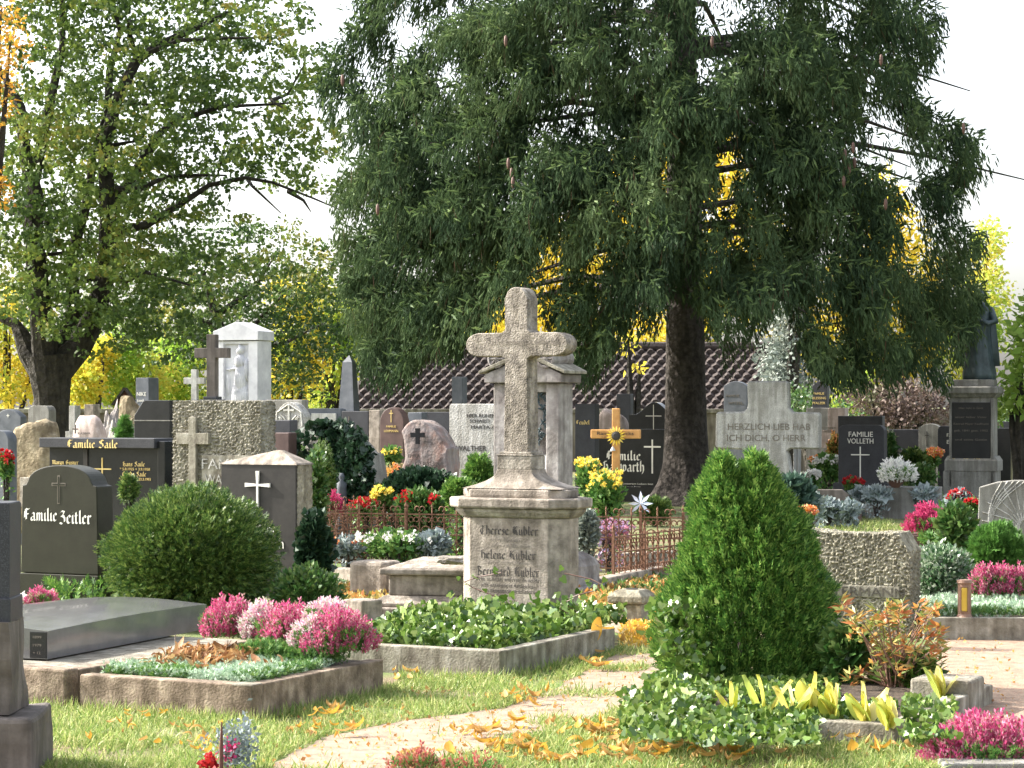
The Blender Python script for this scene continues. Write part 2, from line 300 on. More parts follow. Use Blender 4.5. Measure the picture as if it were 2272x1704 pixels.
# -------- letters
def textpts(body, h, width=None, bold=0):
    cu = bpy.data.curves.new('t', 'FONT'); cu.body = body; cu.size = h * 1.35; cu.extrude = .002; cu.align_x = 'CENTER'; cu.offset = bold
    cu.resolution_u = 3
    ob = bpy.data.objects.new('t', cu); C.objects.link(ob); dg = bpy.context.evaluated_depsgraph_get()
    me = bpy.data.meshes.new_from_object(ob.evaluated_get(dg))
    v = [tuple(q.co) for q in me.vertices]; f = [tuple(p.vertices) for p in me.polygons]
    bpy.data.objects.remove(ob); bpy.data.meshes.remove(me); bpy.data.curves.remove(cu)
    if not v: return v, f
    xs = [q[0] for q in v]; sx = (width / (max(xs) - min(xs))) if width else 1; cx = (max(xs) + min(xs)) / 2
    return [((a - cx) * sx, b - h * .5, c) for a, b, c in v], f
GL = {  # broken-script letter skeletons, drawn with a slanted broad nib
 'a': (.72, [[(.05, .8), (.3, 1), (.5, .85), (.5, .1), (.65, 0)], [(.5, .6), (.05, .4), (.05, .12), (.25, 0), (.5, .18)]]),
 'b': (.68, [[(.08, 1.55), (.08, .12), (.3, 0), (.52, .2), (.52, .8), (.3, 1), (.1, .8)]]),
 'c': (.55, [[(.45, .85), (.3, 1), (.06, .8), (.06, .2), (.25, 0), (.45, .12)]]),
 'd': (.68, [[(.3, 1), (.06, .8), (.06, .2), (.28, 0), (.5, .2), (.5, .8), (.15, 1.5)]]),
 'e': (.56, [[(.46, .12), (.25, 0), (.06, .2), (.06, .8), (.28, 1), (.46, .78), (.1, .45)]]),
 'f': (.45, [[(.4, 1.5), (.2, 1.6), (.1, 1.4), (.1, -.3)], [(-.05, .95), (.35, .95)]]),
 'g': (.68, [[(.5, .9), (.28, 1), (.06, .8), (.06, .25), (.28, .05), (.5, .2)], [(.5, 1), (.5, -.2), (.25, -.45), (.02, -.3)]]),
 'h': (.68, [[(.08, 1.6), (.08, .0)], [(.08, .8), (.32, 1), (.52, .8), (.52, .1), (.35, -.3)]]),
 'i': (.34, [[(0, .88), (.1, 1), (.1, .12), (.25, 0)], [(.06, 1.3), (.14, 1.38)]]),
 'k': (.6, [[(.08, 1.6), (.08, 0)], [(.08, .7), (.35, 1), (.4, .8), (.12, .55), (.45, .05), (.55, .1)]]),
 'l': (.34, [[(.1, 1.6), (.1, .12), (.25, 0)]]),
 'm': (1.05, [[(0, .88), (.1, 1), (.1, 0)], [(.1, .8), (.32, 1), (.45, .85), (.45, 0)], [(.45, .8), (.67, 1), (.8, .85), (.8, .1), (.95, 0)]]),
 'n': (.7, [[(0, .88), (.1, 1), (.1, 0)], [(.1, .8), (.32, 1), (.48, .85), (.48, .1), (.62, 0)]]),
 'r': (.5, [[(0, .88), (.1, 1), (.1, .1), (.22, 0)], [(.12, .78), (.32, 1), (.45, .85)]]),
 's': (.5, [[(.42, .88), (.25, 1), (.06, .8), (.4, .3), (.25, 0), (.02, .12)]]),
 't': (.42, [[(.1, 1.35), (.1, .12), (.28, 0)], [(-.06, .97), (.3, .97)]]),
 'u': (.7, [[(0, .88), (.1, 1), (.1, .15), (.28, 0), (.48, .2)], [(.48, 1), (.48, .1), (.62, 0)]]),
 'w': (.95, [[(.0, 1.1), (.08, .9), (.08, .15), (.26, 0), (.42, .2), (.42, 1)], [(.42, .2), (.6, 0), (.8, .2), (.8, .8), (.6, 1)]]),
 'y': (.65, [[(.05, 1), (.05, .2), (.28, .05), (.5, .2)], [(.5, 1), (.5, 0), (.25, -.4)]]),
 'F': (.95, [[(.15, 1.3), (.3, 1.5), (.55, 1.38), (.85, 1.5)], [(.35, 1.45), (.35, .15), (.05, -.1)], [(.35, .8), (.7, .82)], [(.15, 1.2), (.12, .4)]]),
 'S': (.95, [[(.85, 1.4), (.5, 1.55), (.15, 1.3), (.3, .95), (.7, .75), (.78, .3), (.45, 0), (.05, .15)], [(.5, 1.5), (.45, .9)]]),
 'Z': (.95, [[(.1, 1.25), (.35, 1.5), (.7, 1.4), (.45, .9), (.75, .65), (.75, .2), (.4, -.1), (.1, .05)], [(.25, .85), (.7, .9)]]),
 'T': (1.0, [[(.05, 1.3), (.35, 1.5), (.6, 1.35), (.9, 1.5)], [(.6, 1.3), (.25, 1.1), (.12, .6), (.3, .05), (.65, 0), (.85, .25)], [(.5, 1.2), (.5, .2)]]),
 'H': (.95, [[(.05, 1.2), (.25, 1.5), (.25, .1), (.1, -.1)], [(.25, .8), (.55, 1.05), (.75, .8), (.75, .1), (.55, -.3)], [(.25, 1.45), (.6, 1.5)]]),
 'K': (1.0, [[(.05, 1.2), (.25, 1.5), (.3, .1), (.1, -.05)], [(.3, .75), (.6, 1.45), (.8, 1.4)], [(.3, .75), (.6, .85), (.65, .15), (.9, 0)], [(.12, 1.1), (.12, .4)]]),
 'B': (1.0, [[(.05, 1.2), (.2, 1.5), (.5, 1.4), (.75, 1.3), (.45, .85), (.8, .6), (.8, .2), (.45, 0), (.15, .1)], [(.3, 1.4), (.3, .1)]]),
 'G': (1.0, [[(.8, 1.4), (.5, 1.55), (.12, 1.2), (.12, .3), (.45, 0), (.8, .25), (.8, .75), (.45, .75)], [(.45, 1.45), (.45, .4)]]),
 'M': (1.3, [[(.05, 1.2), (.2, 1.5), (.3, 1.2), (.3, .1), (.1, 0)], [(.3, 1.2), (.6, 1.5), (.7, 1.2), (.7, 0)], [(.7, 1.2), (.95, 1.5), (1.1, 1.2), (1.1, .1), (1.2, 0)]]),
 ' ': (.45, [])}
def gothpts(body, h, width=None):
    """h = x-height cap height in metres"""
    v = []; f = []; x = 0; u = h / 1.5; nx, ny = .10, .085; k = 0
    uml = 'ü' in body
    for ch in body:
        dots = ch == 'ü'; g = GL.get('u' if dots else ch) or GL['n']
        st = list(g[1]) + ([[(.1, 1.3), (.16, 1.36)], [(.42, 1.3), (.48, 1.36)]] if dots else [])
        for s_ in st:
            for (a, b), (c, d) in zip(s_[:-1], s_[1:]):
                y0 = .0015 + k * .00004; k += 1
                q = [(x + a - nx, b - ny), (x + a + nx, b + ny), (x + c + nx, d + ny), (x + c - nx, d - ny)]
                i = len(v); v += [(p * u, r * u - h * .5, y0) for p, r in q]; f.append((i, i + 1, i + 2, i + 3))
        x += g[0] + .12
    wd = x * u; sx = width / wd if width else 1
    return [((a - wd / 2) * sx, b, c) for a, b, c in v], f
class Face:
    """maps photo positions on a stone's front plane to the stone's own frame"""
    def __init__(s, root, pxm, Y, ct=CT): s.root = root; s.pxm = pxm; s.Y = Y; s.ct = ct
    def x(s, px): return (px - s.pxm) * s.Y / F / s.ct
    def z(s, py): return Z(py, s.Y) - s.root.location.z
    def write(s, lines, mat, name='inscription', y=0.0):
        """lines: (text, px, py, px_height, px_width or None, 'b'|'g')"""
        for t, px, py, ph, pw, k in lines:
            h = ph * s.Y / F; wd = pw * s.Y / F / s.ct if pw else None
            v, f = (gothpts if k == 'g' else textpts)(t, h, wd)
            cx, cz = s.x(px), s.z(py); m = MB()
            m.add([(a + cx, y - .003 - c, b + cz) for a, b, c in v], f); m.build(name, mat, s.root)
    def cross(s, px, y0, y1, hw, yb, th, mat, name='cross_relief', y=0.0, d=.006, flare=0):
        t = th * s.Y / F / 2; cx = s.x(px); H = hw * s.Y / F / s.ct / 2; z0, z1, zb = s.z(y1), s.z(y0), s.z(yb)
        e = flare * s.Y / F
        m = MB().front([(cx - t, z0), (cx + t, z0), (cx + t, zb - t), (cx + H, zb - t - e), (cx + H, zb + t + e), (cx + t, zb + t), (cx + t + e, z1), (cx - t - e, z1), (cx - t, zb + t), (cx - H, zb + t + e), (cx - H, zb - t - e), (cx - t, zb - t)], y - d, y + .004)
        return m.build(name, mat, s.root)
    def outline(s, pts, mat, name, d0, d1, bevel=0):
        return MB().front([(s.x(a), s.z(b)) for a, b in pts], d0, d1).build(name, mat, s.root, bevel)
def shape(kind, w, h, k=.15):
    a = w / 2
    if kind == 'rect': return [(-a, 0), (a, 0), (a, h), (-a, h)]
    if kind == 'gable': return [(-a, 0), (a, 0), (a, h * (1 - k)), (0, h), (-a, h * (1 - k))]
    if kind == 'arch':      # shoulders then arch
        p = [(-a, 0), (a, 0), (a, h - k)]
        return p + [(a * .96 * cos(t), h - k + .001 + k * sin(t)) for t in [pi * i / 18 for i in range(1, 18)]] + [(-a, h - k)]
    if kind == 'seg': return [(-a, 0), (a, 0)] + [(a * cos(t), h - k + k * sin(t)) for t in [pi * i / 16 for i in range(17)]]
    if kind == 'bow':
        return [(-a, 0), (a, 0)] + [(a * (1 - 2 * i / 14), h - k + k * (1 - (1 - 2 * i / 14) ** 2)) for i in range(15)]
    if kind == 'round':
        r = k; return [(-a, 0), (a, 0)] + [(a - r + r * cos(t), h - r + r * sin(t)) for t in [pi / 2 * i / 6 for i in range(7)]] + [(-a + r + r * cos(t), h - r + r * sin(t)) for t in [pi / 2 + pi / 2 * i / 6 for i in range(7)]]
    if kind == 'chamfer': return [(-a, 0), (a, 0), (a, h - k), (a - k, h), (-a + k, h), (-a, h - k)]
    if kind == 'slope': return [(-a, 0), (a, 0), (a, h), (-a + k * 1.4, h), (-a, h - k * 1.9)]
    if kind == 'taper': return [(-a, 0), (a, 0), (a * (1 - k), h), (-a * (1 - k), h)]
    if kind == 'wave':
        return [(-a, 0), (a, 0)] + [(a * (1 - 2 * i / 20), h - k + k * (.5 - .5 * cos(2 * pi * min(1, max(0, (i / 20 - .1) / .8))))) for i in range(21)]
    if kind == 'step': return [(-a, 0), (a, 0), (a, h * .72), (a * .45, h * .72), (a * .45, h), (-a * .45, h), (-a * .45, h * .72), (-a, h * .72)]
    if kind == 'cross':
        t = a * .36; q = h * .64; return [(-t, 0), (t, 0), (t, q - t), (a, q - t), (a, q + t), (t, q + t), (t, h), (-t, h), (-t, q + t), (-a, q + t), (-a, q - t), (-t, q - t)]
GST = 'gravestones of the cemetery'
def grave(label, xl, xr, yt, Y, mat, kind='rect', k=.12, d=.16, plinth=.12, rz=TH, bevel=.008, z0=0.0, part='slab'):
    ct = cos(rz); pm = (xl + xr) / 2; wd = (xr - xl) * Y / F / ct; h = Z(yt, Y) - z0
    r = thing('gravestone', label, 'gravestone', (X(pm, Y), Y, z0), rz, GST)
    MB().front(shape(kind, wd, h, k), 0, d).build(part, mat, r, bevel)
    if plinth: MB().box(-wd / 2 - .05, wd / 2 + .05, -.04, d + .04, -.02, plinth).build('plinth', mat, r, .006)
    return Face(r, pm, Y, ct), wd, h
def rough_block(w_, h, d, res=.02, amp=.012, ns=14, top=None, bulge=0, seed=0, big=0, bs=2.5):
    nx, ny, nz = max(2, int(w_ / res)), max(2, int(d / res)), max(2, int(h / res)); idx = {}; v = []; f = []
    def vid(i, j, k):
        if (i, j, k) not in idx: idx[(i, j, k)] = len(v); v.append((i / nx, j / ny, k / nz))
        return idx[(i, j, k)]
    for i in range(nx):
        for k in range(nz):
            f.append((vid(i, 0, k), vid(i + 1, 0, k), vid(i + 1, 0, k + 1), vid(i, 0, k + 1)))
            f.append((vid(i + 1, ny, k), vid(i, ny, k), vid(i, ny, k + 1), vid(i + 1, ny, k + 1)))
        for j in range(ny): f.append((vid(i, j, nz), vid(i + 1, j, nz), vid(i + 1, j + 1, nz), vid(i, j + 1, nz)))
    for j in range(ny):
        for k in range(nz):
            f.append((vid(0, j + 1, k), vid(0, j, k), vid(0, j, k + 1), vid(0, j + 1, k + 1)))
            f.append((vid(nx, j, k), vid(nx, j + 1, k), vid(nx, j + 1, k + 1), vid(nx, j, k + 1)))
    out = []
    for a, b, c in v:
        t = top(a) if top else 1.0
        x, y, z = (a - .5) * w_, b * d, c * h * t
        q = Vector((x, y, z)) * ns + Vector((seed, 0, 0)); e = Vector((x, y, z)) * bs + Vector((0, seed, 0))
        x += amp * noise.noise(q) * 1.4 * (abs(a - .5) > .49) + big * noise.noise(e); z += amp * noise.noise(q + Vector((5, 1, 0))) * (c > .98) + big * noise.noise(e + Vector((9, 0, 0))) * c
        y += amp * noise.noise(q + Vector((0, 7, 3))) * 1.7 * (1 if b < .01 or b > .99 else .3)
        if bulge: y -= bulge * (1 - (2 * a - 1) ** 2) * (1 - (2 * c - 1) ** 2) * (1 - b)
        out.append((x, y, z))
    m = MB(); m.add(out, f); return m
def rock(w_, d, h, amp=.18, ns=1.6, seed=0, flat=.0, n=3):
    import bmesh
    bm = bmesh.new(); bmesh.ops.create_icosphere(bm, subdivisions=n + 1, radius=1)
    m = MB(); vs = []
    for q in bm.verts:
        p = q.co.normalized(); g = 1 + amp * noise.noise(p * ns + Vector((seed, 0, 0))) * 1.6 + amp * .35 * noise.noise(p * ns * 4 + Vector((0, seed, 0)))
        pw = lambda t: math.copysign(abs(t) ** .7, t)
        vs.append((pw(p.x) * g * w_ / 2, pw(p.y) * g * d / 2, max(-.1 * h, (pw(p.z) * g * .5 + .5) * h)))
    m.add(vs, [tuple(x.index for x in fc.verts) for fc in bm.faces]); bm.free(); return m

# ------------------------------------------------------------------ foliage makers
def shell(n, c, r, lo=.8, ns=2.2, amp=.25, zmin=-.9, seed=0.):
    """positions on a lumpy ellipsoid and outward directions"""
    d = rdir(int(n * 1.6)); d = d[d[:, 2] > zmin][:n]
    g = 1 + amp * np.array([noise.noise(Vector(q) * ns + Vector((seed, seed, 0))) for q in d])
    rad = N.uniform(lo, 1, len(d)) * g
    p = d * rad[:, None] * np.array(r) + np.array(c); nd = d / np.array(r); nd /= np.linalg.norm(nd, axis=1)[:, None]
    return p, nd
def bush(name, label, cat, px, pyb, wpx, hpx, Y, mat, n=1500, size=.05, tpl=LEAF, z0=0.0, up=.4, amp=.25, lo=.7, core=True, group=None, jit=.7, dp=1.0, cone=0, seed=None, wide=1, fill=True):
    """a plant standing on z0 whose crown fills wpx x hpx of the photo above pyb"""
    s_ = Y / F; rx = wpx * s_ / 2; rz_ = hpx * s_ / 2; zb = Z(pyb, Y); seed = R.random() * 50 if seed is None else seed
    root = thing(name, label, cat, (X(px, Y), Y, z0), 0, group); zc = zb - z0 + rz_
    p, nd = shell(n, (0, 0, 0), (1, 1, 1), lo, 2.4, amp, -1, seed)
    if cone: k = 1 - cone * np.clip((p[:, 2] + 1) / 2, 0, 1) ** 1.3; p[:, 0] *= k; p[:, 1] *= k
    p = p * np.array([rx, rx * dp, rz_]) + np.array([0, 0, zc])
    dd = nd + rdir(len(p)) * jit + np.array([0, 0, up])
    ok = p[:, 2] > -.01
    P_ = [inst(tpl, p[ok], dd[ok], N.uniform(.7, 1.3, ok.sum()) * size, None, wide)]
    k = int(n * .25); pi_, _n = shell(k, (0, 0, 0), (1, 1, 1), .3, 2.4, .1, -1, seed); pi_ = pi_ * np.array([rx * .8, rx * dp * .8, rz_ * .8]) + np.array([0, 0, zc]); P_.append(inst(tpl, pi_, rdir(len(pi_)), N.uniform(1.4, 2.2, len(pi_)) * size, None, 1.4))
    if fill and zc - rz_ > .03:
        k = int(n * .35); a = N.uniform(0, 6.28, k); q = np.sqrt(N.uniform(0, 1, k)) * rx * .9; P_.append(inst(tpl, np.stack([np.cos(a) * q, np.sin(a) * q * dp, N.uniform(0, zc, k)], 1), rdir(k, (0, 0, .6)), N.uniform(.7, 1.4, k) * size, None, wide))
    npmesh('foliage', P_, mat, root)
    m = MB()
    for i in range(5):
        a = i * 1.26; m.tube([(0, 0, -.02), (cos(a) * rx * .25, sin(a) * rx * .25, zc * .6), (cos(a) * rx * .5, sin(a) * rx * .5, zc + rz_ * .3)], [.02 + rx * .02, .014, .006], 5)
    m.build('stems', BARK, root)
    return root
def clump_n(total, box): return total
def heather(label, px, pyb, wpx, hpx, Y, mat, n=420, z0=0.0, group='heather plants', size=.05, bowl=None):
    s_ = Y / F; rx = wpx * s_ / 2; h = hpx * s_; zb = Z(pyb, Y)
    root = thing('heather_plant', label, 'heather', (X(px, Y), Y, max(0, min(z0, zb))), 0, group); zb -= root.location.z
    a = N.uniform(0, 6.28, n); q = np.sqrt(N.uniform(0, 1, n)); lump = 1 + .18 * np.sin(a * 3 + R.random() * 6)
    p = np.stack([np.cos(a) * q * rx * lump, np.sin(a) * q * rx * lump * .8, zb + h * (.22 + .68 * (1 - q ** 2.5)) * N.uniform(.45, 1.12, n)], 1)
    d = np.stack([np.cos(a) * q * .5, np.sin(a) * q * .5, np.ones(n)], 1) + rdir(n) * .15
    npmesh('blossoms', [inst(SPIKE, p - np.array([0, 0, size * .6]), d, N.uniform(.8, 1.9, n) * size, None, .8)], mat, root)
    k = n; a = N.uniform(0, 6.28, k); q = np.sqrt(N.uniform(0, 1, k))
    p2 = np.stack([np.cos(a) * q * rx * .95, np.sin(a) * q * rx * .8, zb + h * N.uniform(0, .5, k)], 1)
    npmesh('foliage', [inst(SPRIG, p2, np.stack([np.cos(a) * .5, np.sin(a) * .5, np.ones(k)], 1) + rdir(k) * .3, N.uniform(.7, 1.2, k) * size * 1.2)], GRCOV, root)
    return root
def cover(name, pts, parent, mat, tpl=LEAF, size=.03, up=.8, jit=.6, wide=1):
    return npmesh(name, [inst(tpl, pts, rdir(len(pts)) * jit + np.array([0, 0, up]), N.uniform(.7, 1.3, len(pts)) * size, None, wide)], mat, parent)
def rectpts(n, x0, x1, y0, y1, z, dz=.02, hump=0):
    p = np.stack([N.uniform(x0, x1, n), N.uniform(y0, y1, n), np.full(n, z)], 1)
    p[:, 2] += N.uniform(-dz, dz, n) + hump * vnoise(p, 3)
    return p
def plot(label, px, py, wd, ln, h=.15, t=.08, mat=KERB, rz=TH, soil=True, group='grave kerbs', soilz=.8, sides='flrb', xdir=-1):
    """kerbed grave bed; px,py = ground point of the right front outer corner; extends left and back"""
    x, y, _ = GP(px, py); r = thing('grave_kerb', label, 'grave kerb', (x, y, 0), rz, group)
    x0, x1 = (-wd, 0) if xdir < 0 else (0, wd)
    if 'f' in sides: MB().box(x0, x1, 0, t, -.05, h).build('kerb_stone', mat, r, .008)
    if 'b' in sides: MB().box(x0, x1, ln - t, ln, -.05, h).build('kerb_stone', mat, r, .008)
    if 'l' in sides: MB().box(x0 + .001, x0 + t, t + .003, ln - t - .003, -.05, h - .003).build('kerb_stone', mat, r, .008)
    if 'r' in sides: MB().box(x1 - t, x1 - .001, t + .003, ln - t - .003, -.05, h - .003).build('kerb_stone', mat, r, .008)
    if soil: MB().box(x0 + t + .002, x1 - t - .002, t + .005, ln - t - .005, -.03, h * soilz).build('soil', SOIL, r)
    return r
def flowers(name, label, cat, px, pyb, wpx, hpx, Y, fmat, n=18, fs=.03, gmat=GRCOV, gn=300, gs=.05, z0=0.0, group=None, fill=True):
    r = bush(name, label, cat, px, pyb, wpx * .9, hpx * .85, Y, gmat, gn, gs, LEAF, z0, .6, .3, .3, fill=fill)
    s_ = Y / F; rx = wpx * s_ / 2; h = hpx * s_; zb = Z(pyb, Y) - z0
    n = int(n * 1.2); fs *= .68; a = N.uniform(0, 6.28, n); q = np.sqrt(N.uniform(0, 1, n))
    c = np.stack([np.cos(a) * q * rx, np.sin(a) * q * rx - rx * .3, zb + h * (.55 + .45 * N.uniform(0, 1, n) * (1 - .5 * q))], 1)
    P = []; D = []
    for ci in c:
        k = 9; dd = rdir(k, (0, -.4, .5)); P.append(np.tile(ci, (k, 1)) + dd * fs * .25); D.append(dd)
    npmesh('blossoms', [inst(LEAF, np.concatenate(P), np.concatenate(D), fs * .8, None, 1.6)], fmat, r)
    if group: r['group'] = group
    return r

# ================================================================== GROUND
def ground_mat():
    m, t, b = _nodes('ground'); L = t.links; n = t.nodes; tc = n.new('ShaderNodeTexCoord')
    def no(s_, d=6):
        a = n.new('ShaderNodeTexNoise'); a.inputs['Scale'].default_value = s_; a.inputs['Detail'].default_value = d
        L.new(tc.outputs['Object'], a.inputs['Vector']); return a
    a = no(1.3); r = n.new('ShaderNodeValToRGB'); e = r.color_ramp.elements
    e[0].position = .38; e[0].color = (.17, .12, .075, 1); e[1].position = .6; e[1].color = (.10, .15, .035, 1)
    L.new(a.outputs[0], r.inputs[0]); c = no(60); q = n.new('ShaderNodeMix'); q.data_type = 'RGBA'; q.blend_type = 'MULTIPLY'; q.inputs[0].default_value = .8
    k = n.new('ShaderNodeValToRGB'); k.color_ramp.elements[0].position = .3; k.color_ramp.elements[0].color = (.45, .45, .45, 1); k.color_ramp.elements[1].position = .65; k.color_ramp.elements[1].color = (1.5, 1.5, 1.4, 1)
    L.new(c.outputs[0], k.inputs[0]); L.new(r.outputs[0], q.inputs[6]); L.new(k.outputs[0], q.inputs[7]); L.new(q.outputs[2], b.inputs['Base Color'])
    u = n.new('ShaderNodeBump'); u.inputs['Strength'].default_value = .7; u.inputs['Distance'].default_value = .02; L.new(c.outputs[0], u.inputs['Height']); L.new(u.outputs[0], b.inputs['Normal'])
    b.inputs['Roughness'].default_value = .95; return m
GM = ground_mat()
PATHM = stone('sandy_path', (.19, .14, .10), (.38, .30, .23), 9, .95, .9, 120, .008, speck=(.3, .21, .14), sscale=160)
GRAVM = stone('gravel_path', (.20, .14, .10), (.40, .31, .23), 12, .95, 1, 90, .012, speck=(.34, .2, .13), sscale=110)
struct(MB().box(-900, 900, -20, 1800, -1, 0).build('ground', GM))
def sheet(name, pts, mat, z=.004):
    # irregular outline on the ground
    P = [Vector(GP(*p)) for p in pts]; out = []
    for i in range(len(P)):
        a, b = P[i], P[(i + 1) % len(P)]; n = max(2, int((b - a).length / .06))
        for k in range(n):
            q = a.lerp(b, k / n); d = noise.noise(q * 5) * .05 + noise.noise(q * 17) * .03; e = noise.noise(q * 5 + Vector((9, 9, 9))) * .08
            out.append((q.x + d, q.y + e, z))
    m = MB(); m.add(out, [tuple(range(len(out)))]); o = m.build(name, mat); return struct(o)
PATH = [(560, 1760), (610, 1690), (720, 1635), (900, 1600), (1120, 1572), (1230, 1530), (1310, 1485), (1380, 1446), (1440, 1418), (1472, 1440), (1478, 1495), (1440, 1545), (1310, 1600), (1150, 1645), (990, 1680), (900, 1760)]
sheet('path', PATH, PATHM)
sheet('gravel', [(2080, 1425), (2130, 1405), (2500, 1400), (2700, 1700), (2250, 1680), (2150, 1640), (2120, 1560), (2070, 1480)], GRAVM)
sheet('gravel', [(1350, 1400), (1340, 1330), (1480, 1300), (1500, 1400), (1460, 1425)], PATHM)
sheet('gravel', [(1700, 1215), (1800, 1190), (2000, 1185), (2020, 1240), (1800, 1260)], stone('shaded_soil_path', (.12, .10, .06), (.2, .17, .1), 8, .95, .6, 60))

def inpoly(px, py, poly):
    c = np.zeros(len(px), bool); j = len(poly) - 1
    for i in range(len(poly)):
        xi, yi = poly[i]; xj, yj = poly[j]
        c ^= ((yi > py) != (yj > py)) & (px < (xj - xi) * (py - yi) / (yj - yi + 1e-9) + xi); j = i
    return c
# near grass: only where the lawn is
BLOCK = [[(60, 1440), (520, 1395), (880, 1440), (885, 1520), (558, 1602), (150, 1572), (60, 1565)],
         [(830, 1430), (1110, 1400), (1372, 1390), (1374, 1440), (1115, 1508), (880, 1500)],
         [(1420, 1500), (1500, 1440), (2120, 1500), (2165, 1580), (1995, 1660), (1400, 1640), (1380, 1580)]]
def grass():
    pos = []
    for _ in range(7):
        n = 60000; Y = N.uniform(10.2, 15.6, n); x = N.uniform(-2.7, 2.2, n)
        px = HX + x * F / Y; py = HY + EYE * F / Y
        ok = (px > -80) & (px < 2350)
        for b in BLOCK: ok &= ~inpoly(px, py, b)
        inp = inpoly(px, py, PATH); q = np.stack([x, Y, Y * 0], 1)
        edge = np.zeros(n)
        idx = np.where(ok)[0]; nz = vnoise(q[idx], 2.2)
        keep = N.uniform(0, 1, len(idx)) < np.where(inp[idx], np.clip(nz * 1.7 - .28, 0.008, .5), np.clip(.62 + nz * 1.3, .12, 1))
        far = (py[idx] < 1400) | (px[idx] > 2080); keep &= ~(far & (N.uniform(0, 1, len(idx)) < .8))
        pos.append(q[idx[keep]])
    p = np.concatenate(pos); n = len(p)
    d = rdir(n) * .75 + np.array([.15, 0, 1.0])
    s_ = N.uniform(.018, .048, n) * (1 + .3 * N.normal(size=n).clip(-1, 2))
    o = npmesh('grass', [inst(BLADE, p, d, s_, None, 2.0)], GRSL); tag(o, 'short sunlit grass with longer tufts along the kerbs and path', 'grass', None, 'stuff')
    # long tufts along kerbs
    P = []
    for (a, b), (c, d_), k in [((150, 1575), (560, 1604), 500), ((560, 1604), (885, 1530), 380), ((885, 1503), (1110, 1509), 260), ((1110, 1509), (1290, 1470), 200), ((1400, 1625), (1990, 1665), 380), ((70, 1570), (150, 1575), 90), ((1120, 1555), (1300, 1530), 160)]:
        t = N.uniform(0, 1, k); qx = a + (c - a) * t; qy = b + (d_ - b) * t + N.uniform(0, 7, k); Y = EYE * F / (qy - HY); P.append(np.stack([(qx - HX) * Y / F, Y, Y * 0], 1))
    P = np.concatenate(P); o = npmesh('grass_tufts', [inst(BLADE, P, rdir(len(P)) * .5 + np.array([.1, 0, 1.2]), N.uniform(.04, .095, len(P)), None, 1.0)], GRSL)
    tag(o, 'longer grass blades growing against the kerb stones', 'grass', None, 'stuff')
    # lawns between the far graves
    Y = N.uniform(27, 40, 26000); px = N.uniform(1650, 2350, 26000); q = np.stack([(px - HX) * Y / F, Y, Y * 0], 1); q = q[vnoise(q, .8) > -.1]
    o = npmesh('grass', [inst(BLADE, q, rdir(len(q)) * .4 + np.array([0, 0, 1.]), .06, None, 3)], GRSL); tag(o, 'worn lawn between the graves to the right of the spruce', 'grass', None, 'stuff')
grass()

# ================================================================== FAR BACKGROUND
r = thing('cemetery_wall', 'long low rendered wall behind the rear row of graves, with a flat coping', 'wall', (0, 57, 0))
MB().box(-32, 34, 0, .35, -.1, 1.42).build('wall_body', WALLM, r); MB().box(-32.05, 34.05, -.05, .4, 1.422, 1.52).build('coping', KERBG, r, .01)

def tiled_roof():
    r = thing('tiled_building', 'low building with a large dark brown tiled roof behind the spruce', 'building', (0, 60, 0))
    x0, x1 = X(790, 60), X(1760, 60); z0, z1 = Z(918, 60), Z(768, 60); dp = 2.6
    nx, nr, ns = int((x1 - x0) / .05), 13, 4; V = []; Fc = []
    for j in range(nr):
        for k in range(ns + 1):
            t = (j + k / ns) / nr; lift = .055 * (1 - k / ns)
            for i in range(nx + 1):
                x = x0 + (x1 - x0) * i / nx
                u = ((x + (j % 2) * .13) / .26) % 1; wv = .05 * sin(2 * pi * u) + (.03 if u > .85 else 0)
                V.append((x + .004 * R.uniform(-1, 1), t * dp - lift * .5, z0 + (z1 - z0) * t + lift + wv + R.uniform(-1, 1) * .004))
    for q in range(nr * (ns + 1) - 1):
        for i in range(nx): a = q * (nx + 1) + i; Fc.append((a, a + 1, a + nx + 2, a + nx + 1))
    MB().add(V, Fc).build('roof', ROOFM, r, smooth=False)
    MB().front([(x0 + .4, 0), (x1 - .4, 0), (x1 - .4, z0 + .1), (x0 + .4, z0 + .1)], .5, .7).build('wall', HOUSEM, r)
    MB().add([(x0 + .05, .2, z0), (x0 + .05, 2 * dp - .2, z0), (x0 + .05, dp, z1 - .05), (x0 + .3, .2, z0), (x0 + .3, 2 * dp - .2, z0), (x0 + .3, dp, z1 - .05)], [(0, 1, 2), (5, 4, 3), (0, 3, 4, 1), (1, 4, 5, 2), (2, 5, 3, 0)]).build('gable', HOUSEM, r)
    MB().box(x0, x1, dp, 2 * dp, z0 - .1, z0 - .02).build('rear_eave', ROOFM, r)
    MB().tube([(x0, dp, z1 + .06), (x1, dp, z1 + .06)], .12, 8).build('ridge', ROOFM, r)
tiled_roof()

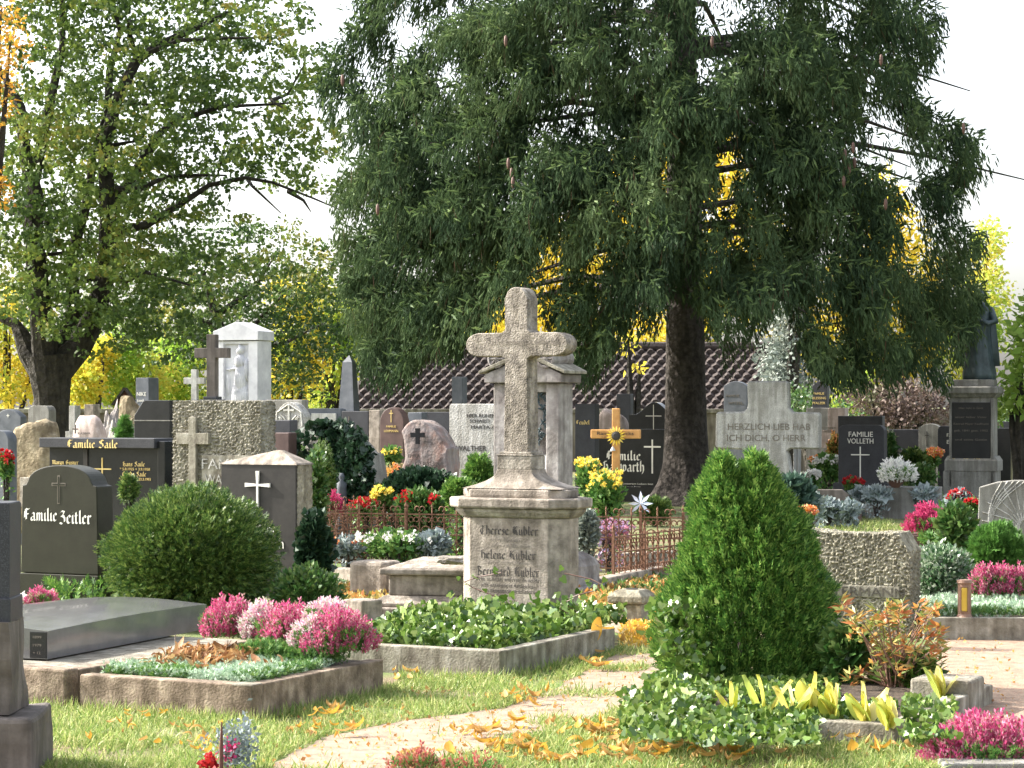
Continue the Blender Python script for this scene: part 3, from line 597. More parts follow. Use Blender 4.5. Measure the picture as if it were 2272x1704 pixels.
def blob_tree(label, blobs, Y, mat, n=6000, size=.14, group='trees beyond the wall', base=None, dp=1.6, cat='tree', tpl=LEAF, trunk=True, name='tree'):
    px = sum(b[0] for b in blobs) / len(blobs); s_ = Y / F
    r = thing(name, label, cat, (X(px, Y), Y, 0), 0, group)
    A = sum(b[2] * b[3] for b in blobs); P = []; D = []
    for i, b in enumerate(blobs):
        k = int(n * .72 * b[2] * b[3] / A); p, nd = shell(k, (0, 0, 0), (1, 1, 1), .35, 2.6, .55, -1, R.random() * 40)
        p = p * np.array([b[2] * s_, b[2] * s_ * .8 + dp * .3, b[3] * s_]) + np.array([(b[0] - px) * s_, R.uniform(-dp, dp) * .5, Z(b[1], Y)])
        P.append(p); D.append(nd * .6)
    P = np.concatenate(P); D = np.concatenate(D); ok = P[:, 2] > .02; P = P[ok]; D = D[ok]
    npmesh('crown', [inst(tpl, P, D + rdir(len(P)) + np.array([0, 0, -.2]), N.uniform(.6, 1.3, len(P)) * size)], mat, r)
    m = MB()
    for b in blobs[:5]:
        x, z = (b[0] - px) * s_, Z(b[1], Y); m.tube([(0, .0, -.02), (x * .3, 0, z * .35), (x * .8, .1, z * .8), (x, .1, z + b[3] * s_ * .5)], [.13, .1, .06, .015], 5)
    m.build('trunk', BARKO, r); return r
blob_tree('yellow leaved tree at the far left edge, behind the oak trunk', [(20, 780, 70, 90), (-60, 740, 80, 110), (30, 860, 70, 50), (70, 830, 40, 60), (10, 680, 50, 50)], 66, YELL, 7000, .15)
blob_tree('golden yellow bush-like tree just right of the oak trunk', [(190, 850, 50, 60), (200, 800, 45, 40), (230, 770, 30, 30)], 64, YELL, 4200, .15)
blob_tree('yellow-green tree behind the wooden gabled marker', [(270, 800, 70, 70), (260, 870, 70, 45), (330, 840, 60, 70), (290, 750, 45, 35)], 66, YEGR, 7000, .15)
blob_tree('yellow-green tree with a browned top, left of the tall dark cross', [(390, 830, 70, 80), (410, 780, 60, 55), (450, 760, 40, 40), (360, 770, 35, 35), (420, 890, 80, 40)], 68, YEGR, 7000, .16)
blob_tree('mixed yellow and green tree to the right of the white relief tomb', [(640, 800, 70, 110), (650, 700, 55, 60), (600, 860, 60, 60), (690, 760, 50, 90), (620, 640, 40, 35)], 67, YELL, 8000, .16)
blob_tree('bright light green tree behind the dark obelisk', [(740, 800, 50, 100), (730, 710, 45, 70), (770, 740, 50, 70), (710, 870, 60, 50), (700, 640, 40, 40), (800, 700, 50, 60)], 69, YEGR, 8000, .16)
blob_tree('yellow tree glimpsed through the spruce, left of its trunk', [(1180, 580, 110, 90), (1300, 560, 110, 130), (1400, 450, 120, 130), (1250, 700, 120, 80), (1480, 340, 90, 90), (1100, 700, 90, 80)], 74, YELL, 13000, .2)
blob_tree('tall yellow tree glimpsed through the spruce, right of its trunk', [(1600, 380, 70, 90), (1640, 520, 90, 90), (1560, 640, 80, 120), (1700, 640, 80, 90), (1430, 740, 120, 60)], 76, YELL, 9000, .2)
blob_tree('yellow-green tree behind the lower right of the spruce', [(1960, 500, 80, 110), (1900, 640, 110, 100), (2030, 620, 80, 110), (1850, 760, 110, 90), (1980, 780, 110, 90), (2060, 720, 80, 100), (1770, 700, 70, 110)], 72, YELL, 13000, .19)
blob_tree('thin yellowing tree behind the bronze statue', [(2190, 540, 45, 60), (2180, 640, 55, 70), (2200, 720, 45, 90), (2150, 800, 60, 80)], 70, YEGR, 5200, .15)
blob_tree('light green broad-leaved tree at the right edge', [(2262, 760, 52, 62), (2270, 850, 62, 72), (2300, 700, 60, 60), (2245, 905, 40, 30)], 37, leafm('lime_leaves', [(.20, .34, .05), (.32, .44, .09), (.16, .28, .05)], .45, .5, .3), 1700, .16, tpl=LEAF)
blob_tree('large green tree beyond the wall at the far right', [(2560, 640, 170, 170), (2700, 760, 170, 140), (2440, 800, 110, 110)], 74, TREE2L, 9000, .2)
blob_tree('grey-leaved willow-like shrub between stone cross and hanging spruce boughs', [(1755, 700, 60, 90), (1750, 810, 60, 80), (1780, 620, 45, 70), (1730, 870, 60, 50)], 55, GREYSH, 9000, .12, name='shrub', cat='shrub', group='shrubs by the wall')
blob_tree('purple-brown leaved shrub left of the statue monument', [(1990, 880, 90, 60), (2060, 900, 60, 60), (1930, 890, 60, 50), (2000, 930, 100, 40)], 52, PURSH, 6500, .10, name='shrub', cat='shrub', group='shrubs by the wall')
blob_tree('yellow-green shrub left of the purple shrub', [(1900, 850, 45, 45), (1880, 900, 50, 40)], 54, YEGR, 1800, .12, name='shrub', cat='shrub', group='shrubs by the wall')
blob_tree('green shrub behind the pink stone cross', [(1760, 900, 80, 50), (1850, 930, 80, 40)], 50, BOXL, 3000, .10, name='shrub', cat='shrub', group='shrubs by the wall')
blob_tree('dark green shrub at the right edge beyond the monument', [(2245, 960, 35, 50), (2275, 940, 40, 60)], 45, BOXL, 2600, .09, name='shrub', cat='shrub', group='shrubs by the wall')
blob_tree('orange-gold tree hanging in at the upper left corner', [(0, 40, 55, 45), (20, 110, 60, 45), (0, 170, 45, 50), (10, 240, 28, 30), (0, 430, 38, 55), (-60, 300, 60, 250), (-460, 300, 150, 200)], 40, GOLDT, 6500, .09, group='large trees')

# ---- oak
def oak():
    Y = 46.; s_ = Y / F; bx = X(115, Y)
    r = thing('oak_tree', 'large oak with several forking stems and thinning green leaves on the left', 'tree', (bx, Y, 0), 0, 'large trees')
    def P(px, py, dy=0): return (X(px, Y) - bx, dy, Z(py, Y))
    m = MB()
    m.tube([P(112, 1100), P(113, 1000), P(115, 930), P(115, 880), P(112, 830), P(108, 790)], [.62, .42, .345, .36, .42, .46], 12)
    m.tube([P(95, 830), P(60, 780, .1), P(42, 740, .2), P(25, 715, .3), P(-10, 705, .4)], [.26, .22, .16, .11, .06], 7)
    m.tube([P(105, 820), P(100, 740, -.2), P(92, 640, -.3), P(80, 520, -.3), P(85, 440, -.3), P(60, 340, -.2), P(45, 240, 0), P(0, 160, .3)], [.30, .24, .21, .2, .17, .13, .11, .07], 8)
    m.tube([P(80, 420, -.3), P(95, 300, 0), P(112, 190, .3), P(128, 90, .5), P(120, -40, .8)], [.12, .11, .09, .07, .05], 6)
    m.tube([P(125, 820), P(170, 770, .2), P(205, 700, .3), P(232, 600, .2), P(240, 500, 0), P(238, 400, -.1), P(235, 330, -.2), P(262, 220, -.1), P(300, 130, .2), P(350, 90, .4), P(430, 50, .6), P(500, 10, .8)], [.34, .27, .22, .185, .17, .15, .13, .12, .105, .08, .06, .03], 8)
    m.tube([P(240, 240), P(235, 150, .4), P(255, 60, .6), P(230, -40, .8)], [.09, .07, .05, .03], 6)
    m.tube([P(115, 800), P(150, 690, .6), P(140, 560, .9), P(175, 420, 1.1), P(180, 330, 1.3), P(210, 220, 1.4)], [.2, .15, .12, .1, .07, .04], 6)
    m.tube([P(238, 480), P(300, 370, .3), P(345, 290, .5), P(375, 260, .7), P(480, 225, .8), P(600, 218, .9), P(655, 212, 1)], [.12, .1, .08, .06, .04, .025, .012], 6)
    m.tube([P(240, 420), P(320, 425, -.5), P(375, 400, -.6), P(430, 395, -.6), P(510, 396, -.6)], [.08, .06, .045, .03, .02], 5)
    m.tube([P(240, 600), P(290, 630, -.8), P(340, 610, -1), P(440, 640, -1.2)], [.09, .06, .04, .02], 5)
    m.tube([P(238, 520), P(330, 500, -.2), P(425, 445, -.4), P(470, 415, -.4), P(550, 400, -.5), P(610, 410, -.5), P(700, 445, -.5), P(760, 470, -.4)], [.1, .08, .06, .05, .04, .03, .02, .01], 6)
    m.tube([P(110, 500), P(60, 430, .8), P(10, 420, 1)], [.08, .05, .02], 5)
    m.tube([P(300, 130), P(400, 95, -.3), P(520, 92, -.4), P(600, 90, -.4)], [.07, .045, .03, .012], 5)
    for a, b, c, d in [(180, 560, 60, 560), (90, 300, 170, 250), (235, 330, 330, 300), (260, 220, 360, 210), (85, 440, 20, 480), (232, 600, 150, 640), (240, 500, 330, 540), (300, 130, 280, 20), (420, 395, 520, 340), (600, 218, 680, 150), (600, 218, 650, 260), (550, 400, 620, 470), (180, 420, 240, 440), (640, 425, 690, 470)]:
        m.tube([P(a, b, R.uniform(-.5, .5)), P((a + c) / 2 + R.uniform(-15, 15), (b + d) / 2 + R.uniform(-15, 15), R.uniform(-1, 1)), P(c, d, R.uniform(-1.5, 1.5))], [.05, .03, .01], 4)
    m.build('trunk', BARKO, r)
    G = ['999999999999863000', '787888777763000000', '656757664664650000', '735646765534765100', '536766788763465310', '657875899855543220', '589986775432443211',
         '588988887777776310', '789778877666764210', '668687742201123320', '788688776431000110', '889888762000000000', '889989877643210000', '889998875335200000', '899987866432000000', '456886884200000000', '101342431000000000']
    Ps = []
    for j, row in enumerate(G):
        for i, ch in enumerate(row):
            d = int(ch)
            if not d: continue
            x0, y0 = i * 50, (j - 1) * 50
            for k in range(int(d * (1.1 if d > 4 else .6))):        # little sprays of leaves
                cx, cy, cd = x0 + R.uniform(-4, 54), y0 + R.uniform(-4, 54), R.uniform(-2.6, 2.6)
                n = R.randint(18, 34); q = N.normal(size=(n, 3)) * np.array([.125, .15, .06])
                Ps.append(q + np.array(P(cx, cy, cd)))
    for i in range(1500):   # crown carries on above and to the left of the picture
        cx, cy, cd = R.uniform(-420, 640), R.uniform(-420, -30), R.uniform(-3, 3)
        if i % 2: cx, cy = R.uniform(-450, -20), R.uniform(-300, 760)
        if ((cx - 100) / 620) ** 2 + ((cy - 250) / 640) ** 2 < 1.1: Ps.append(N.normal(size=(12, 3)) * np.array([.22, .22, .12]) + np.array(P(cx, cy, cd)))
    Pp = np.concatenate(Ps)
    npmesh('crown', [inst(OAKT, Pp, rdir(len(Pp), (0, 0, -.1)), N.uniform(.08, .135, len(Pp)))], OAKL, r)
oak()
def mid_tree():
    Y = 52.; bx = X(520, Y); r = thing('tree', 'dark green tree with spreading branches behind the white relief tomb', 'tree', (bx, Y, 0), 0, 'large trees')
    def P(px, py, dy=0): return (X(px, Y) - bx, dy, Z(py, Y))
    m = MB(); m.tube([P(520, 1060), P(515, 900), P(505, 800), P(480, 700), P(462, 640), P(450, 600)], [.2, .17, .15, .12, .08, .05], 7)
    for a in [(505, 800, 580, 700, 650, 640), (505, 790, 420, 740, 340, 720), (480, 700, 560, 640, 620, 580), (462, 640, 420, 600, 380, 590), (500, 780, 620, 760, 720, 720), (480, 720, 400, 700, 330, 680)]:
        m.tube([P(a[0], a[1]), P(a[2], a[3], R.uniform(-1, 1)), P(a[4], a[5], R.uniform(-1.5, 1.5))], [.08, .05, .015], 5)
    m.build('trunk', BARKO, r)
    G = ['000000000222310000', '000000034566532000', '000000057787777520', '000002446677788641', '000035667899887630', '000024788899988742', '000000257899776520', '000000024798765300', '000000000257650000', '000000000002320000']
    Ps = []
    for j, row in enumerate(G):
        for i, ch in enumerate(row):
            for k in range(int(int(ch) * 1.0)):
                cx, cy, cd = i * 50 + R.uniform(-5, 55), 480 + j * 42 + R.uniform(-5, 47), R.uniform(-2, 2)
                n = R.randint(18, 36); Ps.append(N.normal(size=(n, 3)) * np.array([.17, .2, .08]) + np.array(P(cx, cy, cd)))
    Pp = np.concatenate(Ps); npmesh('crown', [inst(OAKT, Pp, rdir(len(Pp), (0, 0, -.1)), N.uniform(.07, .125, len(Pp)))], TREE2L, r)
mid_tree()

# ---- spruce
def spruce():
    Y = 37.8; s_ = Y / F; bx = X(1522, Y)
    r = thing('spruce_tree', 'huge old spruce with drooping curtains of dark green boughs over the graves', 'tree', (bx, Y, 0), 0, 'large trees')
    def P(px, py, dy=0): return np.array((X(px, Y) - bx, dy, Z(py, Y)))
    m = MB(); zz = [-.02, .12, .35, .7, 1.3, 2.2, 3.5, 5.5, 8, 11, 14]; rr = [.72, .58, .46, .38, .335, .32, .30, .27, .22, .15, .05]; rings = []
    for z, q in zip(zz, rr):
        rings.append([((q * (1 + (.22 * max(0, 1 - z / .8) * cos(5 * a + 1)) + .04 * noise.noise(Vector((cos(a) * 2, sin(a) * 2, z * 2))))) * cos(a) - .012 * z * z * .1, q * (1 + .2 * max(0, 1 - z / .8) * cos(5 * a + 1)) * sin(a), z) for a in [2 * pi * i / 26 for i in range(26)]])
    m.loft(rings); m.build('trunk', BARK, r, smooth=True)
    m = MB()
    for i in range(64):
        z = R.uniform(3.2, 10.5); a = R.uniform(0, 2 * pi); L = (5.6 - max(0, z - 6) * .25) * R.uniform(.6, 1)
        if R.random() < .55 and sin(a) < 0: a = -a
        m.tube([(0, 0, z), (cos(a) * L * .35, sin(a) * L * .35, z + .25), (cos(a) * L * .7, sin(a) * L * .7, z - .1), (cos(a) * L, sin(a) * L, z - .5)], [.075, .05, .03, .01], 5)
    m.build('branch', BARK, r)['kind'] = 'stuff'
    yk = [-420, -200, 0, 50, 100, 150, 200, 250, 300, 330, 380, 420, 470, 520, 600, 700, 800, 900]
    XL = np.interp; xl = [1000, 850, 775, 775, 735, 700, 715, 748, 775, 790, 760, 745, 745, 750, 745, 765, 800, 820]
    xr = [1850, 1980, 2090, 2095, 2070, 2045, 2020, 2150, 2190, 2190, 2150, 2120, 2180, 2185, 2170, 2190, 2185, 2170]
    bx_ = [700, 760, 800, 850, 900, 950, 1000, 1050, 1100, 1150, 1200, 1250, 1300, 1350, 1400, 1450, 1500, 1560, 1600, 1650, 1700, 1750, 1800, 1850, 1900, 1950, 2000, 2050, 2100, 2150, 2200]
    bb = [420, 640, 820, 880, 860, 800, 800, 760, 700, 660, 690, 790, 880, 780, 740, 740, 650, 700, 830, 800, 720, 700, 830, 860, 850, 880, 830, 840, 860, 760, 700]
    gaps = [(905, 65, 48, 36, .12), (820, 160, 25, 40, .3), (980, 190, 12, 30, .1), (1005, 130, 12, 25, .1), (950, 200, 12, 22, .1), (1480, 345, 22, 52, .1), (1262, 240, 16, 26, .2), (1345, 270, 14, 26, .3), (1610, 365, 26, 50, .1), (1600, 340, 16, 34, .15), (1225, 580, 36, 44, .06), (1330, 560, 22, 36, .12), (1335, 640, 16, 36, .15),
            (1640, 525, 26, 22, .1), (1750, 420, 20, 28, .35), (1740, 170, 14, 12, .1), (2020, 520, 26, 84, .05), (1975, 560, 10, 32, .2), (1930, 240, 26, 55, .25), (1965, 300, 48, 62, .12), (2010, 385, 30, 28, .12), (1560, 40, 30, 34, .15), (1620, 30, 36, 30, .2), (1700, 40, 30, 16, .3), (1870, 30, 34, 22, .3), (1240, 60, 28, 34, .3), (1380, 55, 26, 22, .4), (1430, 15, 20, 30, .35), (1860, 120, 20, 20, .3), (1975, 110, 30, 22, .35), (2070, 300, 16, 70, .6),
            (1850, 730, 18, 60, .12), (1740, 740, 34, 60, .12), (1990, 700, 18, 50, .12), (1180, 660, 40, 24, .3), (1420, 690, 14, 40, .2), (1560, 160, 10, 60, .5), (760, 250, 20, 40, .3), (800, 330, 24, 20, .4), (1950, 810, 20, 40, .2), (2100, 780, 18, 40, .25), (1080, 110, 14, 16, .2), (1085, 320, 12, 12, .2), (1180, 320, 12, 14, .2), (1010, 380, 10, 14, .25), (1830, 560, 14, 40, .3)]
    # boughs: each carries a fan of hanging strands along its axis
    def inside(px, py, hang, soft=1.0):
        ok = (px > np.interp(py, yk, xl) + N.uniform(-6, 14, len(px)) * soft) & (px < np.interp(py, yk, xr) - N.uniform(-6, 14, len(px)) * soft)
        ok &= (py + hang * .85 < np.interp(px, bx_, bb) + N.uniform(-16, 14, len(px)) * soft)
        for gx, gy, ga, gb, keep in gaps:
            e = (((px - gx) / ga) ** 2 + ((py + hang * .5 - gy) / (gb + 12)) ** 2) < 1; ok &= ~(e & (N.uniform(0, 1, len(px)) > keep))
        return ok
    n = 1480; px = N.uniform(680, 2240, n); py = N.uniform(-420, 850, n)
    ok = inside(px, py, np.full(n, 30.)) & ~((py < -20) & (N.uniform(0, 1, n) < .5)); px, py = px[ok], py[ok]; n = len(px)
    u = (px - 1522) * s_; Rr = np.clip(5.5 - np.clip(Z(py, Y) - 6, 0, 9) * .35, 1, 6); dmax = np.sqrt(np.clip(Rr ** 2 - u ** 2, .3, None)); lay = N.uniform(0, 1, n)
    dy = np.where(lay < .62, -dmax * N.uniform(.5, 1, n), dmax * N.uniform(-.4, .9, n))
    az = np.arctan2(dy, u) + N.normal(size=n) * .45; ln = N.uniform(.7, 1.5, n)
    M = 30; S = N.uniform(-.5, .5, (n, M)); lat = N.normal(size=(n, M)) * .13
    ax, ay = np.cos(az)[:, None], np.sin(az)[:, None]
    sx = u[:, None] + ax * S * ln[:, None] - ay * lat; sy = dy[:, None] + ay * S * ln[:, None] + ax * lat
    sz = Z(py, Y)[:, None] - (S + .5) ** 2 * .38 * ln[:, None] + .1 - np.abs(lat) * .5; hang = (N.uniform(.22, .85, (n, M)) * (1.15 - (S + .5) * .55))
    ppx = (1522 + sx / s_).ravel(); ppy = (HY - (sz - EYE) / s_).ravel(); hg = hang.ravel()
    ok = inside(ppx, ppy, hg / s_); SX, SY, SZ, HG, SS = sx.ravel()[ok], sy.ravel()[ok], sz.ravel()[ok], hg[ok], S.ravel()[ok]; AX = np.repeat(az, M)[ok]
    n = len(SX); fac = (Y + SY) / Y; X0 = (SX + bx) * fac - bx; Z0 = EYE + (SZ - EYE) * fac
    P_ = []; D_ = []; S_ = []; LT = []; K = 10; sway = N.normal(size=(n, 2)) * .07
    for k in range(K):
        t = (k + N.uniform(0, 1, n)) / K; wd = .035 + .03 * (1 - t)
        P_.append(np.stack([X0 + sway[:, 0] * t + N.normal(size=n) * wd, SY + sway[:, 1] * t + N.normal(size=n) * wd, Z0 - HG * t], 1))
        a = AX + N.normal(size=n) * 1.0; lift = np.where(t < .16, .15, -1.7) + N.normal(size=n) * .4
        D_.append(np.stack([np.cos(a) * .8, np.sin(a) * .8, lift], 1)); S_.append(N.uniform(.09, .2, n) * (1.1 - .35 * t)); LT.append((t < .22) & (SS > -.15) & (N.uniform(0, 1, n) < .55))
    P_ = np.concatenate(P_); D_ = np.concatenate(D_); S_ = np.concatenate(S_); LT = np.concatenate(LT)
    for nm, sel, mt in (('needled_boughs', (P_[:, 2] > 1.4) & ~LT, SPRL), ('bough_tips', (P_[:, 2] > 1.4) & LT, SPRT)): npmesh(nm, [inst(FINGER, P_[sel], D_[sel], S_[sel], None, .7)], mt, r)  # tips get the paler green: new growth plus painted-in light
    k = N.choice(len(P_), 5200); npmesh('dead_twigs', [inst(LEAF, P_[k], N.normal(size=(len(k), 3)) * .25 + np.array([0, 0, -1]), N.uniform(.15, .4, len(k)), None, .06)], DEADL, r)['kind'] = 'stuff'
    for cx, cy in [(1875, 330), (1893, 315), (1896, 348), (1884, 362), (1872, 390), (1965, 440), (1122, 78), (1135, 372), (1138, 392), (760, 165), (838, 452), (1580, 80), (1955, 120), (2138, 272), (1128, 350)]:
        p = P(cx, cy, -R.uniform(4.6, 5.2)); f = (Y + p[1]) / Y; p = np.array([X(cx, Y) * f - bx, p[1], EYE + (Z(cy, Y) - EYE) * f])
        MB().lathe([(.004, 0), (.02, -.02), (.026, -.07), (.022, -.13), (.004, -.17)], 8).build('cone', BOWLB, r, smooth=True, loc=tuple(p))
spruce()

# ================================================================== REAR GRAVESTONES
RZ0 = radians(-24)
f, _, _ = grave('wide dark gravestone with a low curved top at the left edge, behind the brown boulder', -14, 49, 908, 38, SLATE, 'bow', .12); f.write([('+', 18, 922, 12, None, 'b')], PALEL)
def book_stone():
    f, w_, h = grave('grey gravestone holding a sloping white slab with a small ring, left of the oak', 60, 111, 900, 40, GREY, 'round', .1, .2)
    MB().loft([[(-w_ * .45, -.02, h * .55), (w_ * .38, -.02, h * .55), (w_ * .38, .1, h * .55), (-w_ * .45, .1, h * .55)], [(-w_ * .36, -.05, h * .62), (w_ * .46, -.05, h * .62), (w_ * .46, .1, h * .62), (-w_ * .36, .1, h * .62)], [(-w_ * .3, .06, h * .93), (w_ * .45, .06, h * .93), (w_ * .45, .14, h * .93), (-w_ * .3, .14, h * .93)]]).build('white_slab', WHITE, f.root, .004)
    MB().tube([(.02 + .05 * cos(a), -.015, h * .79 + .05 * sin(a)) for a in [2 * pi * i / 12 for i in range(13)]], .012, 5).build('ring_emblem', DARKL, f.root)
book_stone()
o = thing('gravestone', 'tall mossy brown boulder gravestone left of the dark gilt-lettered stone', 'gravestone', (X(80, 29), 29, 0), TH, GST)
rock(.72, .42, Z(936, 29), .16, 1.4, 3).build('boulder', ROCK, o, smooth=True); MB().box(-.05, .26, -.26, -.2, .35, .72).build('tablet', SAND, o, .01)
f, _, _ = grave('pale stepped stone just right of the oak trunk', 143, 176, 900, 41, LITEG, 'step', .1)
f, _, _ = grave('grey-brown short-armed stone cross between oak trunk and rocks', 166, 228, 897, 42, SANDL, 'cross', .1, .2)
o = thing('gravestone', 'rounded pinkish white boulder with a small star cross and a name', 'gravestone', (X(197, 33), 33, 0), TH, GST)
rock(.56, .3, Z(925, 33), .08, 1.3, 8).build('boulder', PINKL, o, smooth=True); ff = Face(o, 197, 33)
ff.cross(180, 942, 962, 13, 952, 3, DARKL, y=-.15); ff.write([('KASIMIR', 204, 961, 5, 30, 'b')], DARKL, y=-.17)
for k, (a, b, c, dd, lab) in enumerate([(250, 915, 44, 34, 'dark jagged rock in the rear row left of the small conifer'), (284, 900, 60, 35, 'tall pale mottled rock behind the small conifer'), (272, 945, 50, 33.5, 'low grey rock beside the small conifer')]):
    o = thing('gravestone', lab, 'rock', (X(a, dd), dd, 0), k, GST); rock(c * dd / F, .4, Z(b, dd), .3, 1.8, 11 + k).build('boulder', [AEDI, ROCK, GREY][k], o)
bush('conifer', 'small light green conifer in front of the rocks', 'conifer', 276, 990, 38, 66, 31, JUNL, 900, .06, SPRIG, cone=.5)
def gabled():
    Y = 44; x = X(276, Y); s_ = Y / F
    r = thing('wooden_grave_marker', 'red-brown wooden grave marker under a pitched roof', 'grave marker', (x, Y, 0), 0)
    def p(a, b): return ((a - 276) * s_, Z(b, Y))
    MB().front([p(256, 896), p(299, 896), p(279, 866)], 0, .05).build('gable_board', WOODR, r)
    MB().front([p(248, 898), p(252, 900), p(278, 866), p(302, 898), p(304, 896), p(279, 860), p(276, 860)], -.12, .16).build('roof', BARK, r)
    MB().box(-.06, .06, .01, .1, -.02, p(0, 900)[1]).build('post', WOODR, r); MB().lathe([(.001, 0), (.03, .01), (.001, .03)], 8).build('emblem', YELP, r, loc=(-.02, -.02, p(0, 882)[1]))
gabled()
f, w_, h = grave('dark obelisk stub with white lettering beside the wooden marker', 298, 333, 838, 37, SLATE, 'taper', .12, .28)
f.write([('NIKE', 314, 874, 9, 22, 'b'), ('Josef', 311, 888, 6, 16, 'b')], PALEL)
f, w_, h = grave('polished black stone with one long sloping shoulder, left of the big rough grey stone', 294, 380, 888, 29, DARK, 'slope', .1, .2)
MB().box(-w_ / 2 - .002, w_ / 2 + .002, -.004, .2, f.z(934), f.z(932)).build('joint', GREY, f.root)

# big dark "Familie Saile"
def saile():
    Y = 24; px = 226; r = thing('gravestone', 'wide polished black family stone with a projecting beam and gilt broken lettering', 'gravestone', (X(px, Y), Y, 0), TH, GST); f = Face(r, px, Y)
    a, b, c, e = f.x(88), f.x(372), f.x(172), f.x(355)
    MB().box(a, b, .06, .3, .1, f.z(990)).build('slab', DARK, r, .006)
    MB().box(f.x(76), f.x(356), -.03, .32, f.z(994), f.z(972)).build('lintel', DARKM, r, .006)
    MB().box(f.x(356) + .003, f.x(374), .02, .3, .1, f.z(978)).build('pillar', DARK, r, .006)
    MB().box(a - .05, b + .05, -.02, .36, -.02, .1).build('plinth', DARK, r, .006)
    MB().box(f.x(174), f.x(184), .045, .07, .12, f.z(996)).build('groove_bar', DARKL, r)
    f.write([('Familie Saile', 209, 985, 17, 124, 'g')], GOLD, 'inscription', -.031)
    f.write([('Marg. Gusner', 129, 1027, 9, 66, 'g'), ('* 3.4.1901 + 7.5.1970', 126, 1037, 5, 62, 'b'), ('Hans Saile', 296, 1029, 9.5, 54, 'g'), ('* 5.8.1925 + 3.9.1958', 298, 1040, 6, 72, 'b'), ('Gunda Saile', 297, 1051, 9.5, 58, 'g'), ('* 25.12.1927 + 22.3.1993', 298, 1062, 6, 76, 'b')], GOLD, 'inscription', .058)
    f.cross(219, 1016, 1064, 43, 1041, 3, GOLD, y=.058)
saile()

def familie_w():
    Y = 22.5; px = 480; h = Z(890, Y); wd = 208 * Y / F / CT
    r = thing('gravestone', 'huge square grey stone with a chiselled wormy surface and a raised plain cross', 'gravestone', (X(px, Y), Y, 0), TH, GST)
    rough_block(wd, h, .26, .0095, .013, 52, seed=2).build('slab', ROUGHG, r)
    f = Face(r, px, Y); t = f.x(420), f.x(437); z = f.z
    MB().front([(t[0], 0), (t[1], 0), (t[1], z(986)), (f.x(467), z(986)), (f.x(467), z(961)), (t[1], z(961)), (t[1], z(926)), (t[0], z(926)), (t[0], z(961)), (f.x(390), z(961)), (f.x(390), z(986)), (t[0], z(986))], -.045, .01).build('cross_relief', KERBG, r, .004)
    MB().box(f.x(447), f.x(583), -.016, .01, .02, z(1010)).build('name_panel', KERBG, r, .003)
    f.write([('FAMILIE', 508, 1028, 24, 118, 'b'), ('WAGNER', 508, 1063, 24, 104, 'b')], LITEG, 'inscription', -.022)
familie_w()
def metal_cross(label, px, y0, yb, hw, arm, th, Y, mat, pedestal=True):
    r = thing('cross_gravestone', label, 'cross', (X(px, Y), Y, 0), TH * .7, GST); f = Face(r, px, Y, cos(TH * .7)); t = th * Y / F / 2; z = f.z
    MB().front([(-t, z(yb)), (t, z(yb)), (t, z(arm) - t), (f.x(px + hw / 2), z(arm) - t), (f.x(px + hw / 2), z(arm) + t), (t, z(arm) + t), (t, z(y0)), (-t, z(y0)), (-t, z(arm) + t), (f.x(px - hw / 2), z(arm) + t), (f.x(px - hw / 2), z(arm) - t), (-t, z(arm) - t)], 0, t * 1.6).build('cross', mat, r, .006)
    if pedestal: MB().box(-t * 1.5, t * 1.5, -.03, t * 2, z(yb + 6), z(yb)).box(-t * 2.1, t * 2.1, -.06, t * 2.4, -.02, z(yb + 6.3)).build('pedestal', DARKM, r, .006)
metal_cross('tall plain dark cross standing before the white relief tomb', 468, 742, 880, 77, 783, 22, 27, BROWN)
r = metal_cross('white weathered cross carved as branches, left of the tall dark cross', 430, 820, 888, 48, 845, 14, 36, WHITEO)

